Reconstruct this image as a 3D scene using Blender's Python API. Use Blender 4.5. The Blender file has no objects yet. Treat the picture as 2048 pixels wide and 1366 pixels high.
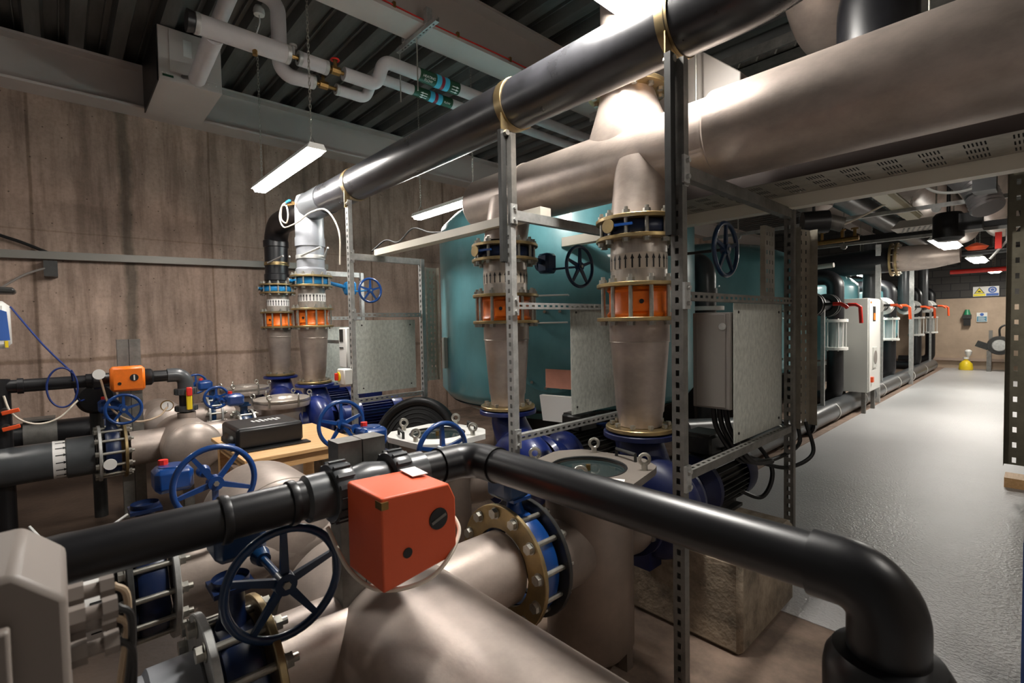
import bpy, math, random
from mathutils import Vector as V, Matrix as M
random.seed(7)
C = bpy.context.scene.collection
PI = math.pi
S = bpy.context.scene
# ---------------------------------------------------------------- camera, world, exposure
cd = bpy.data.cameras.new('camera'); cam = bpy.data.objects.new('camera', cd); C.objects.link(cam)
_y, _p, _r = math.radians(47.3), math.radians(2.1), math.radians(-1.1)
F = V((-math.sin(_y) * math.cos(_p), math.cos(_y) * math.cos(_p), -math.sin(_p)))
R0 = V((math.cos(_y), math.sin(_y), 0)); U0 = R0.cross(F)
RR = R0 * math.cos(_r) + U0 * math.sin(_r); UU = RR.cross(F)
m = M((RR, UU, -F)).transposed().to_4x4(); m.translation = V((0, 0, 1.7))
cam.matrix_world = m
cd.sensor_width = 36; cd.lens = 981 / 2048 * 36; cd.clip_start = .05
cd.dof.use_dof = True; cd.dof.focus_distance = 3.6; cd.dof.aperture_fstop = 5.0
S.camera = cam
w = bpy.data.worlds.new('world'); S.world = w; w.use_nodes = True
w.node_tree.nodes['Background'].inputs[0].default_value = (.95, .9, .85, 1)
w.node_tree.nodes['Background'].inputs[1].default_value = .05
S.view_settings.view_transform = 'Standard'; S.view_settings.look = 'None'
S.view_settings.exposure = 1.15; S.view_settings.gamma = 1
S.cycles.use_denoising = True
S.cycles.max_bounces = 6; S.cycles.diffuse_bounces = 3; S.cycles.glossy_bounces = 4
S.cycles.sample_clamp_indirect = 6

# ---------------------------------------------------------------- materials
def mat(name, col, rough=.5, metal=0., noise=0., nscale=6., bump=0., bscale=40., emit=None, es=0., col2=None, stretch=(1, 1, 1), coat=0., spec=.5, rn=0.):
    mt = bpy.data.materials.new(name); mt.use_nodes = True
    nt = mt.node_tree; b = nt.nodes['Principled BSDF']
    b.inputs['Base Color'].default_value = (*col, 1); b.inputs['Roughness'].default_value = rough
    b.inputs['Metallic'].default_value = metal; b.inputs['Coat Weight'].default_value = coat
    b.inputs['Specular IOR Level'].default_value = spec
    if noise or bump or rn:
        tc = nt.nodes.new('ShaderNodeTexCoord'); mp = nt.nodes.new('ShaderNodeMapping')
        mp.inputs['Scale'].default_value = stretch; nt.links.new(tc.outputs['Object'], mp.inputs['Vector'])
    if noise or rn:
        n = nt.nodes.new('ShaderNodeTexNoise'); n.inputs['Scale'].default_value = nscale; n.inputs['Detail'].default_value = 6
        n.inputs['Roughness'].default_value = .65
        nt.links.new(mp.outputs[0], n.inputs['Vector'])
    if noise:
        c2 = col2 or tuple(c * (1 - noise) for c in col)
        r = nt.nodes.new('ShaderNodeValToRGB'); r.color_ramp.elements[0].position = .35; r.color_ramp.elements[1].position = .68
        r.color_ramp.elements[0].color = (*c2, 1); r.color_ramp.elements[1].color = (*col, 1)
        nt.links.new(n.outputs['Fac'], r.inputs[0]); nt.links.new(r.outputs[0], b.inputs['Base Color'])
    if rn:
        mr = nt.nodes.new('ShaderNodeMapRange'); mr.inputs[3].default_value = rough - rn; mr.inputs[4].default_value = rough + rn
        nt.links.new(n.outputs['Fac'], mr.inputs[0]); nt.links.new(mr.outputs[0], b.inputs['Roughness'])
    if bump:
        n2 = nt.nodes.new('ShaderNodeTexNoise'); n2.inputs['Scale'].default_value = bscale; n2.inputs['Detail'].default_value = 5
        nt.links.new(mp.outputs[0], n2.inputs['Vector'])
        bp = nt.nodes.new('ShaderNodeBump'); bp.inputs['Strength'].default_value = bump; bp.inputs['Distance'].default_value = .01
        nt.links.new(n2.outputs['Fac'], bp.inputs['Height']); nt.links.new(bp.outputs[0], b.inputs['Normal'])
    if emit:
        b.inputs['Emission Color'].default_value = (*emit, 1); b.inputs['Emission Strength'].default_value = es
    return mt

STEEL = mat('pickled_stainless', (.53, .445, .39), .42, .45, noise=.38, nscale=2.6, bump=.05, bscale=60, rn=.10, stretch=(1, 1, 1.6))
STEELC = mat('brushed_stainless', (.56, .50, .44), .36, .6, noise=.25, nscale=9, stretch=(3, 3, .4), rn=.08)
BPVC = mat('black_plastic_pipe', (.010, .010, .012), .36, 0, noise=.3, nscale=7, rn=.06)
BPVC2 = mat('scuffed_black_plastic', (.035, .035, .040), .30, 0, noise=.45, nscale=4, rn=.10, col2=(.018, .018, .02), spec=.8)
GPVC = mat('dark_grey_plastic_pipe', (.075, .08, .085), .30, 0, noise=.25, nscale=5, rn=.06)
LPVC = mat('mid_grey_plastic_pipe', (.24, .25, .27), .32, 0, noise=.2, nscale=5)
GALV = mat('galvanised_steel', (.55, .55, .53), .45, .45, noise=.3, nscale=18, rn=.1)
GALVD = mat('dull_galvanised_channel', (.25, .24, .22), .45, .5, noise=.4, nscale=10)
GOLD = mat('yellow_zinc_flange', (.50, .36, .16), .38, .85, noise=.45, nscale=7, col2=(.30, .23, .13))
BOLT = mat('zinc_bolt', (.55, .53, .47), .35, .85, noise=.3, nscale=30)
BLUE = mat('blue_pump_enamel', (.010, .025, .17), .38, 0, noise=.35, nscale=6, coat=.3)
WBLUE = mat('blue_valve_enamel', (.006, .055, .24), .33, 0, noise=.25, nscale=9, coat=.3)
DBLUE = mat('navy_handwheel_enamel', (.004, .03, .09), .33, 0, noise=.25, nscale=9, coat=.3)
BBLUE = mat('bright_blue_valve_body', (.01, .20, .48), .4, 0, noise=.2, nscale=9)
ORANGE = mat('orange_valve_enamel', (.95, .20, .01), .4, 0, noise=.25, nscale=8)
REDOR = mat('red_orange_actuator_plastic', (.80, .115, .035), .45, 0, noise=.1, nscale=3)
TEAL = mat('teal_tank_paint', (.17, .45, .50), .30, 0, noise=.3, nscale=2.2, coat=.35, rn=.08, stretch=(1, 1, .5))
BLACK = mat('black_plastic', (.012, .012, .013), .38, 0, noise=.2, nscale=8)
RUBBER = mat('black_cable_rubber', (.01, .01, .01), .45)
WHITE = mat('white_plastic', (.75, .74, .70), .4)
CREAM = mat('cream_painted_steel', (.60, .55, .49), .5, 0, noise=.08, nscale=2)
INSUL = mat('pale_lagging', (.56, .53, .53), .55, 0, noise=.1, nscale=4, bump=.05)
GREYBOX = mat('grey_painted_box', (.24, .215, .195), .45, 0, noise=.1, nscale=3)
WOOD = mat('pine_board', (.80, .50, .24), .55, 0, noise=.3, nscale=5, stretch=(14, 1.2, 14), col2=(.66, .37, .15))
RED = mat('red_plastic', (.75, .03, .02), .4)
ORED = mat('orange_red_lever', (.85, .10, .02), .4)
YEL = mat('yellow_plastic', (.85, .62, .02), .45)
BRASS = mat('brass', (.45, .28, .10), .35, .9, noise=.3, nscale=20)
GLASS = mat('dark_sight_glass', (.02, .03, .03), .08, 0)
CREAMC = mat('cream_cable', (.80, .72, .60), .5)
CABLEB = mat('blue_cable', (.01, .03, .16), .5)
DARKG = mat('charcoal_cast_metal', (.05, .05, .048), .4, .4, noise=.3, nscale=15)
PAPER = mat('white_paper', (.82, .80, .77), .7)
PINK = mat('salmon_paper', (.80, .36, .26), .75, noise=.15, nscale=6)
GREENL = mat('dark_green_label', (.01, .06, .025), .5)
CYANL = mat('cyan_label', (.05, .42, .62), .5)
INK = mat('black_ink', (.01, .01, .01), .6)
SIGNB = mat('sign_blue', (.04, .12, .42), .5)
SIGNY = mat('sign_yellow', (.85, .70, .02), .5)
STEELD = mat('brownish_stainless', (.27, .215, .18), .45, .4, noise=.3, nscale=3)
NAVY = mat('dark_navy_valve_body', (.003, .014, .06), .38, 0, noise=.3, nscale=9)
DOME = mat('blackened_dome', (.02, .02, .02), .3, 0, noise=.3, nscale=5)
LIT = mat('lit_diffuser', (.9, .9, .88), .5, emit=(1, .95, .90), es=46)
LIT_ASSUMED = mat('lit_assumed_diffuser', (.9, .9, .88), .5, emit=(1, .95, .88), es=16)  # only for the assumed lamps outside the frame
LITC = mat('lit_corridor_diffuser', (.9, .9, .88), .5, emit=(1, .96, .88), es=46)
LITS = mat('lit_overhead_diffuser', (.9, .9, .88), .5, emit=(1, .96, .90), es=110)
CLEAR = mat('clear_acrylic', (.7, .75, .75), .08, 0); CLEAR.node_tree.nodes['Principled BSDF'].inputs['Transmission Weight'].default_value = .7
GPLATE = mat('spangled_galvanised_sheet', (.74, .76, .69), .5, .0, noise=.4, nscale=40, stretch=(1, 1, .6), col2=(.50, .52, .47), rn=.1)
TCAB = mat('pale_grey_cabinet_paint', (.62, .62, .58), .45)
DECK = mat('dark_galvanised_deck', (.21, .21, .20), .40, .5, noise=.35, nscale=3, stretch=(.5, 3, 1), rn=.1)
BEAM = mat('off_white_beam_paint', (.64, .57, .53), .55, 0, noise=.08, nscale=1.5)

def nodes_of(mt): return mt.node_tree, mt.node_tree.nodes['Principled BSDF']
def concrete_wall():
    mt = mat('board_marked_concrete', (.36, .27, .215), .8)
    nt, b = nodes_of(mt); N, L = nt.nodes, nt.links
    tc = N.new('ShaderNodeTexCoord')
    def noise(sc, stretch, det=7, rg=.65):
        mp = N.new('ShaderNodeMapping'); mp.inputs['Scale'].default_value = stretch; L.new(tc.outputs['Object'], mp.inputs[0])
        n = N.new('ShaderNodeTexNoise'); n.inputs['Scale'].default_value = sc; n.inputs['Detail'].default_value = det; n.inputs['Roughness'].default_value = rg
        L.new(mp.outputs[0], n.inputs['Vector']); return n
    def ramp(src, a, ca, bb, cb):
        r = N.new('ShaderNodeValToRGB'); r.color_ramp.elements[0].position = a; r.color_ramp.elements[1].position = bb
        r.color_ramp.elements[0].color = (*ca, 1); r.color_ramp.elements[1].color = (*cb, 1); L.new(src, r.inputs[0]); return r.outputs[0]
    def mul(a, bb, f=1.):
        x = N.new('ShaderNodeMix'); x.data_type = 'RGBA'; x.blend_type = 'MULTIPLY'; x.inputs[0].default_value = f
        L.new(a, x.inputs[6]); L.new(bb, x.inputs[7]); return x.outputs[2]
    base = ramp(noise(1.1, (1, 1, 1)).outputs['Fac'], .32, (.29, .21, .165), .68, (.52, .375, .295))
    streak = ramp(noise(2.2, (1, 3.2, .35)).outputs['Fac'], .36, (.52, .50, .48), .56, (1, 1, 1))
    fine = ramp(noise(26, (1, 1, 1)).outputs['Fac'], .3, (.72, .72, .72), .55, (1, 1, 1))
    c = mul(mul(base, streak, .8), fine, .7)
    # shutter-board seams with grey grout smears at measured places
    sep = N.new('ShaderNodeSeparateXYZ'); L.new(tc.outputs['Object'], sep.inputs[0])
    wob = noise(1.6, (1, 1, 1))
    def band(axis, pos, width, dark, wobble=.05):
        a = N.new('ShaderNodeMath'); a.operation = 'MULTIPLY_ADD'; L.new(wob.outputs['Fac'], a.inputs[0]); a.inputs[1].default_value = wobble
        L.new(sep.outputs[axis], a.inputs[2])
        d = N.new('ShaderNodeMath'); d.operation = 'SUBTRACT'; L.new(a.outputs[0], d.inputs[0]); d.inputs[1].default_value = pos + wobble * .5
        e = N.new('ShaderNodeMath'); e.operation = 'ABSOLUTE'; L.new(d.outputs[0], e.inputs[0])
        return ramp(e.outputs[0], width * .4, dark, width, (1, 1, 1))
    for ax, pos, wd, dk, wo in (('Y', -.18, .022, (.55, .52, .48), .03), ('Y', .70, .085, (.42, .44, .42), .16), ('Y', 1.64, .018, (.62, .58, .53), .04),
                                ('Y', 2.36, .018, (.66, .6, .55), .04), ('Y', 4.07, .02, (.5, .47, .44), .03), ('Y', 5.6, .02, (.5, .47, .44), .03), ('Y', 3.2, .015, (.7, .66, .6), .04),
                                ('Z', 1.36, .035, (.62, .58, .53), .10), ('Z', 2.9, .012, (.8, .77, .73), .02)):
        c = mul(c, band(ax, pos, wd, dk, wo))
    vor = N.new('ShaderNodeTexVoronoi'); vor.inputs['Scale'].default_value = 9; L.new(tc.outputs['Object'], vor.inputs['Vector'])
    c = mul(c, ramp(vor.outputs['Distance'], .05, (.35, .33, .3), .09, (1, 1, 1)))
    L.new(c, b.inputs['Base Color'])
    bp = N.new('ShaderNodeBump'); bp.inputs['Strength'].default_value = .5; bp.inputs['Distance'].default_value = .02
    L.new(noise(7, (1, 1, 1)).outputs['Fac'], bp.inputs['Height']); L.new(bp.outputs[0], b.inputs['Normal'])
    return mt
CONC = concrete_wall()
FLOORC = mat('bare_concrete_floor', (.31, .22, .165), .75, 0, noise=.6, nscale=3, bump=.3, bscale=25)
PITF = mat('wet_brown_floor', (.07, .045, .03), .5, 0, noise=.4, nscale=3, bump=.3, bscale=20)
PLINTH = mat('rough_cast_plinth', (.42, .34, .25), .85, 0, noise=.65, nscale=6, bump=.7, bscale=35)
PAINTF = mat('grey_floor_paint', (.52, .51, .51), .33, 0, noise=.10, nscale=.9, bump=.6, bscale=60, rn=.08)
KERB = mat('brown_edge_strip', (.36, .25, .19), .7, 0, noise=.4, nscale=5)
def brickwall():
    mt = mat('painted_blockwork', (.1, .1, .1), .75); nt, b = nodes_of(mt); N, L = nt.nodes, nt.links
    tc = N.new('ShaderNodeTexCoord'); mp = N.new('ShaderNodeMapping'); mp.inputs['Rotation'].default_value = (PI / 2, 0, 0)
    L.new(tc.outputs['Object'], mp.inputs[0])
    br = N.new('ShaderNodeTexBrick'); L.new(mp.outputs[0], br.inputs['Vector']); br.inputs['Scale'].default_value = 1
    br.inputs['Brick Width'].default_value = .45; br.inputs['Row Height'].default_value = .225; br.inputs['Mortar Size'].default_value = .012
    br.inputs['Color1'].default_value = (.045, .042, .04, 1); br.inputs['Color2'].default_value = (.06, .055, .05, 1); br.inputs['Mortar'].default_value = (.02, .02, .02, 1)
    L.new(br.outputs[0], b.inputs['Base Color']); return mt
BLOCKW = brickwall()

# ---------------------------------------------------------------- mesh builder
def basis(ax):
    a = V(ax).normalized(); t = V((0, 0, 1)) if abs(a.z) < .9 else V((1, 0, 0))
    x = t.cross(a).normalized(); return x, a.cross(x).normalized(), a
class MB:
    def __init__(s): s.v = []; s.f = []
    def add(s, vs, fs):
        o = len(s.v); s.v += [tuple(p) for p in vs]; s.f += [tuple(i + o for i in f) for f in fs]; return s
    def box(s, c, d, rz=0, mtx=None):
        c = V(c); hx, hy, hz = d[0] / 2, d[1] / 2, d[2] / 2
        q = mtx or M.Rotation(rz, 3, 'Z')
        vs = [c + q @ V((x * hx, y * hy, z * hz)) for x in (-1, 1) for y in (-1, 1) for z in (-1, 1)]
        return s.add(vs, [(0, 1, 3, 2), (4, 6, 7, 5), (0, 4, 5, 1), (2, 3, 7, 6), (0, 2, 6, 4), (1, 5, 7, 3)])
    def b2(s, a, b):
        return s.box([(a[i] + b[i]) / 2 for i in range(3)], [abs(b[i] - a[i]) for i in range(3)])
    def cbox(s, c, d, ch):  # box with chamfered edges
        hx, hy, hz = [k / 2 for k in d]
        vs = []; idx = {}
        for sx in (-1, 1):
            for sy in (-1, 1):
                for sz in (-1, 1):
                    for k in range(3):
                        e = [hx - ch, hy - ch, hz - ch]; e[k] += ch
                        idx[(sx, sy, sz, k)] = len(vs); vs.append((c[0] + sx * e[0], c[1] + sy * e[1], c[2] + sz * e[2]))
        fs = []
        for sx in (-1, 1):
            for sy in (-1, 1):
                for sz in (-1, 1):
                    fs.append(tuple(idx[(sx, sy, sz, k)] for k in range(3)))
        for k in range(3):
            a, b = [i for i in range(3) if i != k]
            for sg in (-1, 1):
                q = []
                for p, r in ((-1, -1), (1, -1), (1, 1), (-1, 1)):
                    t = [0, 0, 0]; t[k] = sg; t[a] = p; t[b] = r; q.append(idx[(*t, k)])
                fs.append(tuple(q))
            for p in (-1, 1):
                for r in (-1, 1):
                    t1 = [0, 0, 0]; t1[a] = p; t1[b] = r; t2 = t1[:]; t1[k] = -1; t2[k] = 1
                    fs.append((idx[(*t1, a)], idx[(*t2, a)], idx[(*t2, b)], idx[(*t1, b)]))
        return s.add(vs, fs)
    def lathe(s, prof, o, ax, seg=32, closed=False, a0=0, a1=2 * PI):  # prof [(r,h)]
        x, y, a = basis(ax); o = V(o); full = abs(a1 - a0 - 2 * PI) < 1e-6
        n = seg if full else seg + 1; rings = []; vs = []
        for r, h in prof:
            if r < 1e-6: rings.append([len(vs)] * n); vs.append(o + a * h)
            else:
                rings.append(list(range(len(vs), len(vs) + n)))
                for i in range(n):
                    t = a0 + (a1 - a0) * i / seg; vs.append(o + a * h + (x * math.cos(t) + y * math.sin(t)) * r)
        fs = []
        k = len(prof)
        for j in range(k if closed else k - 1):
            A, B = rings[j], rings[(j + 1) % k]
            for i in range(n if full else n - 1):
                i2 = (i + 1) % n; q = [A[i], A[i2], B[i2], B[i]]; q2 = []
                for e in q:
                    if e not in q2: q2.append(e)
                if len(q2) > 2: fs.append(tuple(q2))
        return s.add(vs, fs)
    def cyl(s, p0, p1, r, r1=None, seg=24):
        p0, p1 = V(p0), V(p1); L = (p1 - p0).length
        return s.lathe([(0, 0), (r, 0), (r if r1 is None else r1, L), (0, L)], p0, p1 - p0, seg)
    def pipe(s, p0, p1, r, seg=32, t=.01):
        p0, p1 = V(p0), V(p1); L = (p1 - p0).length
        return s.lathe([(r - t, 0), (r, 0), (r, L), (r - t, L)], p0, p1 - p0, seg, closed=True)
    def ring(s, c, ax, ri, ro, h, seg=40):  # flange plate centred on c
        e = min(.003, h * .2)
        return s.lathe([(ri, -h / 2), (ro - e, -h / 2), (ro, -h / 2 + e), (ro, h / 2 - e), (ro - e, h / 2), (ri, h / 2)], c, ax, seg, closed=True)
    def tube(s, pts, r, seg=16, closed=False, caps=True):
        P = [V(p) for p in pts]; n = len(P); vs = []
        T = []
        for i in range(n):
            a = P[(i - 1) % n] if (closed or i) else P[0]; b = P[(i + 1) % n] if (closed or i < n - 1) else P[-1]
            T.append((b - a).normalized())
        x, y, _ = basis(T[0]); rr = r if hasattr(r, '__len__') else [r] * n
        for i in range(n):
            if i: 
                x = (x - T[i] * x.dot(T[i])).normalized(); y = T[i].cross(x)
            for k in range(seg):
                t = 2 * PI * k / seg; vs.append(P[i] + (x * math.cos(t) + y * math.sin(t)) * rr[i])
        fs = []
        for i in range(n if closed else n - 1):
            j = (i + 1) % n
            for k in range(seg):
                k2 = (k + 1) % seg; fs.append((i * seg + k, i * seg + k2, j * seg + k2, j * seg + k))
        if caps and not closed: fs += [tuple(range(seg))[::-1], tuple(range((n - 1) * seg, n * seg))]
        return s.add(vs, fs)
    def torus(s, c, ax, R, r, seg=40, rs=12):
        x, y, a = basis(ax); c = V(c)
        return s.tube([c + (x * math.cos(2 * PI * i / seg) + y * math.sin(2 * PI * i / seg)) * R for i in range(seg)], r, rs, closed=True)
    def prism(s, poly, o, ux, uy, uz, h):  # extrude polygon (2D) by h along uz
        o, ux, uy, uz = V(o), V(ux), V(uy), V(uz); n = len(poly)
        A = [o + ux * p[0] + uy * p[1] for p in poly]; vs = A + [p + uz * h for p in A]
        return s.add(vs, [tuple(range(n))[::-1], tuple(range(n, 2 * n))] + [(i, (i + 1) % n, n + (i + 1) % n, n + i) for i in range(n)])
    def gridholes(s, o, ux, uy, xs, ys, t=0):
        # plate with holes where both indices are odd; thickness t along normal
        o, ux, uy = V(o), V(ux), V(uy); nrm = ux.cross(uy).normalized()
        for lay in ((0, t) if t else (0,)):
            vs = [o + ux * a + uy * b + nrm * lay for b in ys for a in xs]; W = len(xs)
            s.add(vs, [(j * W + i, j * W + i + 1, (j + 1) * W + i + 1, (j + 1) * W + i) for j in range(len(ys) - 1) for i in range(W - 1) if not (i % 2 and j % 2)])
        return s
    def strut(s, p0, p1, n, w=.041, d=.041, slots=True, gap=False, pitch=.055, sl=.026):
        # slotted channel: web (slotted) faces n, hollow behind
        p0, p1, n = V(p0), V(p1), V(n).normalized(); a = (p1 - p0); L = a.length; a = a.normalized(); sd = a.cross(n).normalized()
        o = p0 - sd * w / 2 + n * d / 2
        if slots:
            ys = [0]; k = .018
            while k + sl < L - .005: ys += [k, k + sl]; k += pitch
            ys += [L]
            if len(ys) % 2: ys.pop(-2)
            s.gridholes(o, sd, a, [0, w * .34, w * .66, w], ys)
        else: s.add([o, o + sd * w, o + sd * w + a * L, o + a * L], [(0, 1, 2, 3)])
        for q in (0, w):
            b = o + sd * q; s.add([b, b - n * d, b - n * d + a * L, b + a * L], [(0, 1, 2, 3)])
        for q, g in ((0, 1), (w, -1)):
            b = o + sd * q - n * d; s.add([b, b + sd * g * w * .26, b + sd * g * w * .26 + a * L, b + a * L], [(0, 1, 2, 3)])
        return s
    def mesh(s, name, mt, off=(0, 0, 0), ang=38):
        me = bpy.data.meshes.new(name); o = V(off)
        me.from_pydata([V(v) - o for v in s.v], [], s.f); me.materials.append(mt)
        import bmesh
        bm = bmesh.new(); bm.from_mesh(me); bmesh.ops.recalc_face_normals(bm, faces=bm.faces); bm.to_mesh(me); bm.free()
        me.polygons.foreach_set('use_smooth', [True] * len(me.polygons))
        me.set_sharp_from_angle(angle=math.radians(ang)); me.update(); return me
    def build(s, name, mt, parent=None, label=None, local=False, bev=0, ang=38):
        off = (0, 0, 0) if (parent is None or local) else root_loc(parent)
        o = bpy.data.objects.new(name, s.mesh(name, mt, off, ang)); C.objects.link(o)
        if parent: o.parent = parent
        if label: o['label'] = label
        if bev:
            b = o.modifiers.new('bevel', 'BEVEL'); b.width = bev; b.segments = 2; b.limit_method = 'ANGLE'; b.angle_limit = .6; b.harden_normals = False
        return o
def root_loc(o):
    l = V((0, 0, 0))
    while o: l += o.location; o = o.parent
    return l
def arc(pts, rad, n=8):  # fillet a polyline
    P = [V(p) for p in pts]; out = [P[0]]
    for i in range(1, len(P) - 1):
        r = rad[i - 1] if hasattr(rad, '__len__') else rad
        a = (P[i - 1] - P[i]).normalized(); b = (P[i + 1] - P[i]).normalized(); ang = a.angle(b); t = r / math.tan(ang / 2)
        c = P[i] + (a + b).normalized() * (r / math.sin(ang / 2)); s0 = P[i] + a * t - c; s1 = P[i] + b * t - c
        for k in range(n + 1):
            q = s0.normalized().slerp(s1.normalized(), k / n).normalized() * r; out.append(c + q)
    out.append(P[-1]); return out
def spline(pts, n=10):
    P = [V(p) for p in pts]; P = [P[0] * 2 - P[1]] + P + [P[-1] * 2 - P[-2]]; out = []
    for i in range(1, len(P) - 2):
        for k in range(n):
            t = k / n; a, b, c, d = P[i - 1:i + 3]
            out.append(.5 * ((2 * b) + (c - a) * t + (2 * a - 5 * b + 4 * c - d) * t * t + (3 * b - a - 3 * c + d) * t ** 3))
    out.append(P[-2]); return out
def tag(o, label=None, cat=None, group=None, kind=None):
    for k, v in (('label', label), ('category', cat), ('group', group), ('kind', kind)):
        if v: o[k] = v
    return o
def thing(name, label, cat, loc, group=None):
    o = bpy.data.objects.new(name, None); C.objects.link(o); o.location = loc; o.empty_display_size = .1
    return tag(o, label, cat, group)
def one(name, mb, mt, label, cat, group=None, bev=0):
    o = mb.build(name, mt, bev=bev); return tag(o, label, cat, group)
def struct(name, mb, mt):
    o = mb.build(name, mt); o['kind'] = 'structure'; return o
_hex = {}
def bolt_mesh(kind, r, L):
    k = (kind, round(r, 4), round(L, 4))
    if k not in _hex:
        b = MB()
        if kind == 'bolt': b.cyl((0, 0, 0), (0, 0, r * 1.1), r, seg=6); b.cyl((0, 0, r * 1.1), (0, 0, r * 1.1 + L), r * .52, seg=10)
        else:  # stud through two plates, nuts outside the plates at +-L
            b.cyl((0, 0, -L - r * 1.2), (0, 0, L + r * 2.3), r * .68, seg=12)
            for sg in (-1, 1):
                b.cyl((0, 0, sg * L), (0, 0, sg * (L + r * .2)), r * 1.5, seg=16); b.cyl((0, 0, sg * (L + r * .2)), (0, 0, sg * (L + r * 1.3)), r * 1.3, seg=6)
        _hex[k] = b.mesh('stud_bolt' if kind != 'bolt' else 'bolt', BOLT, ang=30)
    return _hex[k]
def ring_bolts(parent, c, ax, R, n, r=.016, L=.02, kind='bolt', ph=0., name=None):
    me = bolt_mesh(kind, r, L); x, y, a = basis(ax); rl = root_loc(parent)
    q = V((0, 0, 1)).rotation_difference(a)
    for i in range(n):
        t = 2 * PI * (i + .5) / n + ph
        o = bpy.data.objects.new(name or ('stud_bolt' if kind != 'bolt' else 'bolt'), me); C.objects.link(o); o.parent = parent
        o.location = V(c) + (x * math.cos(t) + y * math.sin(t)) * R - rl; o.rotation_mode = 'QUATERNION'; o.rotation_quaternion = q
def handwheel(parent, c, ax, R, mt, spokes=5, r=.0135, ph=.3, hub=.033):
    x, y, a = basis(ax); c = V(c); b = MB(); b.torus(c, ax, R - r, r, 44, 10)
    for i in range(spokes):
        t = 2 * PI * i / spokes + ph; d = x * math.cos(t) + y * math.sin(t)
        sd = a.cross(d)
        p0 = c + d * hub * .6; p1 = c + d * (R - r * 1.6)
        vs = []
        for p, wd, th in ((p0, r * .95, r * .7), (p1, r * .65, r * .5)):
            vs += [p + sd * wd + a * th, p - sd * wd + a * th, p - sd * wd - a * th, p + sd * wd - a * th]
        b.add(vs, [(0, 1, 5, 4), (1, 2, 6, 5), (2, 3, 7, 6), (3, 0, 4, 7)])
    b.cyl(c - a * r * 1.5, c + a * r * 1.5, hub, hub * .92, 20)
    o = b.build('handwheel', mt, parent)
    n = MB(); n.cyl(c + a * r * 1.5, c + a * r * 2.0, hub * .35, seg=6); n.cyl(c - a * r * 2.0, c - a * r * 1.5, hub * .35, seg=6); n.build('hub_nut', BOLT, o if parent.parent is None else parent)
    return o

X3, Y3, Z3 = V((1, 0, 0)), V((0, 1, 0)), V((0, 0, 1))
# ================================================================ setting
def slab(a, b): return MB().b2(a, b)
struct('floor', slab((-8, -3, -.1), (3, 21, 0)), FLOORC)
struct('floor_paint', MB().b2((-2.15, 3.02, 0), (3, 21, .005)).b2((-.55, -3, 0), (3, 3.02, .005)), PAINTF)
struct('floor_wet', slab((-8, -3, 0), (-1.95, 1.5, .003)), PITF)
struct('trim_1', slab((-2.62, 5.2, 0), (-2.15, 21, .012)), KERB)
struct('wall_left', slab((-8.2, -3, 0), (-8, 21.2, 5.1)), CONC)
struct('wall_far', slab((-8, 21, 0), (3, 21.2, 2.22)), mat('smooth_tan_wall', (.50, .38, .28), .8, 0, noise=.2, nscale=2))
struct('trim_2', slab((-8, 20.9, .25), (3, 21, .33)), mat('skirting_rail', (.40, .30, .24), .6))
struct('wall_far_upper', slab((-8, 21, 2.22), (3, 21.2, 5.1)), BLOCKW)
struct('wall_right', slab((3, -3, 0), (3.2, 21.2, 5.1)), mat('plain_plaster', (.42, .36, .31), .8))
b = MB(); prof = []; y = -3.
while y < 21.2:
    prof += [(y, 5.0), (y + .10, 5.0), (y + .13, 5.11), (y + .24, 5.11), (y + .245, 5.075), (y + .255, 5.075), (y + .26, 5.11), (y + .30, 5.11), (y + .33, 5.0)]; y += .36
vs = [(x, p, z) for x in (-8, 3) for p, z in prof]; n = len(prof)
b.add(vs, [(i, i + 1, n + i + 1, n + i) for i in range(n - 1)]); struct('ceiling', b, DECK)
def ibeam(name, x, z0, z1, w, label):
    t = .03; h = z1 - z0; p = [(-w / 2, 0), (w / 2, 0), (w / 2, t), (t / 2, t), (t / 2, h - t), (w / 2, h - t), (w / 2, h), (-w / 2, h), (-w / 2, h - t), (-t / 2, h - t), (-t / 2, t), (-w / 2, t)]
    o = MB().prism(p, (x, -3, z0), X3, Z3, Y3, 24); return one(name, o, BEAM, label, 'beam')
ibeam('ceiling_beam', -7.83, 4.47, 5.0, .34, 'off-white steel roof beam running along the top of the concrete wall')
ibeam('ceiling_beam', -4.11, 4.5, 5.0, .32, 'off-white steel roof beam crossing the deck, with a red cable clipped along it')
# red alarm cable with clips along beam
t = thing('alarm_cable', 'thin red cable clipped along the edge of the middle roof beam', 'cable', (-3.95, 0, 4.53))
MB().tube([(-3.955, y / 4, 4.545 + .006 * math.sin(y)) for y in range(0, 28)], .007, 6).build('cable', RED, t)
for k in range(8): MB().box((-3.955, .9 + k * .7, 4.55), (.03, .025, .05)).build('clip', BRASS, t)
# strut bracket on the beam
t = thing('beam_clamp_bracket', 'galvanised channel bracket clamped under the middle roof beam', 'bracket', (-4.1, 2.6, 4.45))
MB().strut((-4.45, 2.62, 4.46), (-3.75, 2.62, 4.46), -Z3).build('channel', GALV, t)
for x in (-4.3, -3.9): MB().box((x, 2.62, 4.55), (.05, .06, .14)).build('clamp', GALV, t)
for x in (-4.42, -4.1): MB().cyl((x, 2.62, 3.95), (x, 2.62, 4.5), .007, seg=8).build('drop_rod', BOLT, t)

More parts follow.
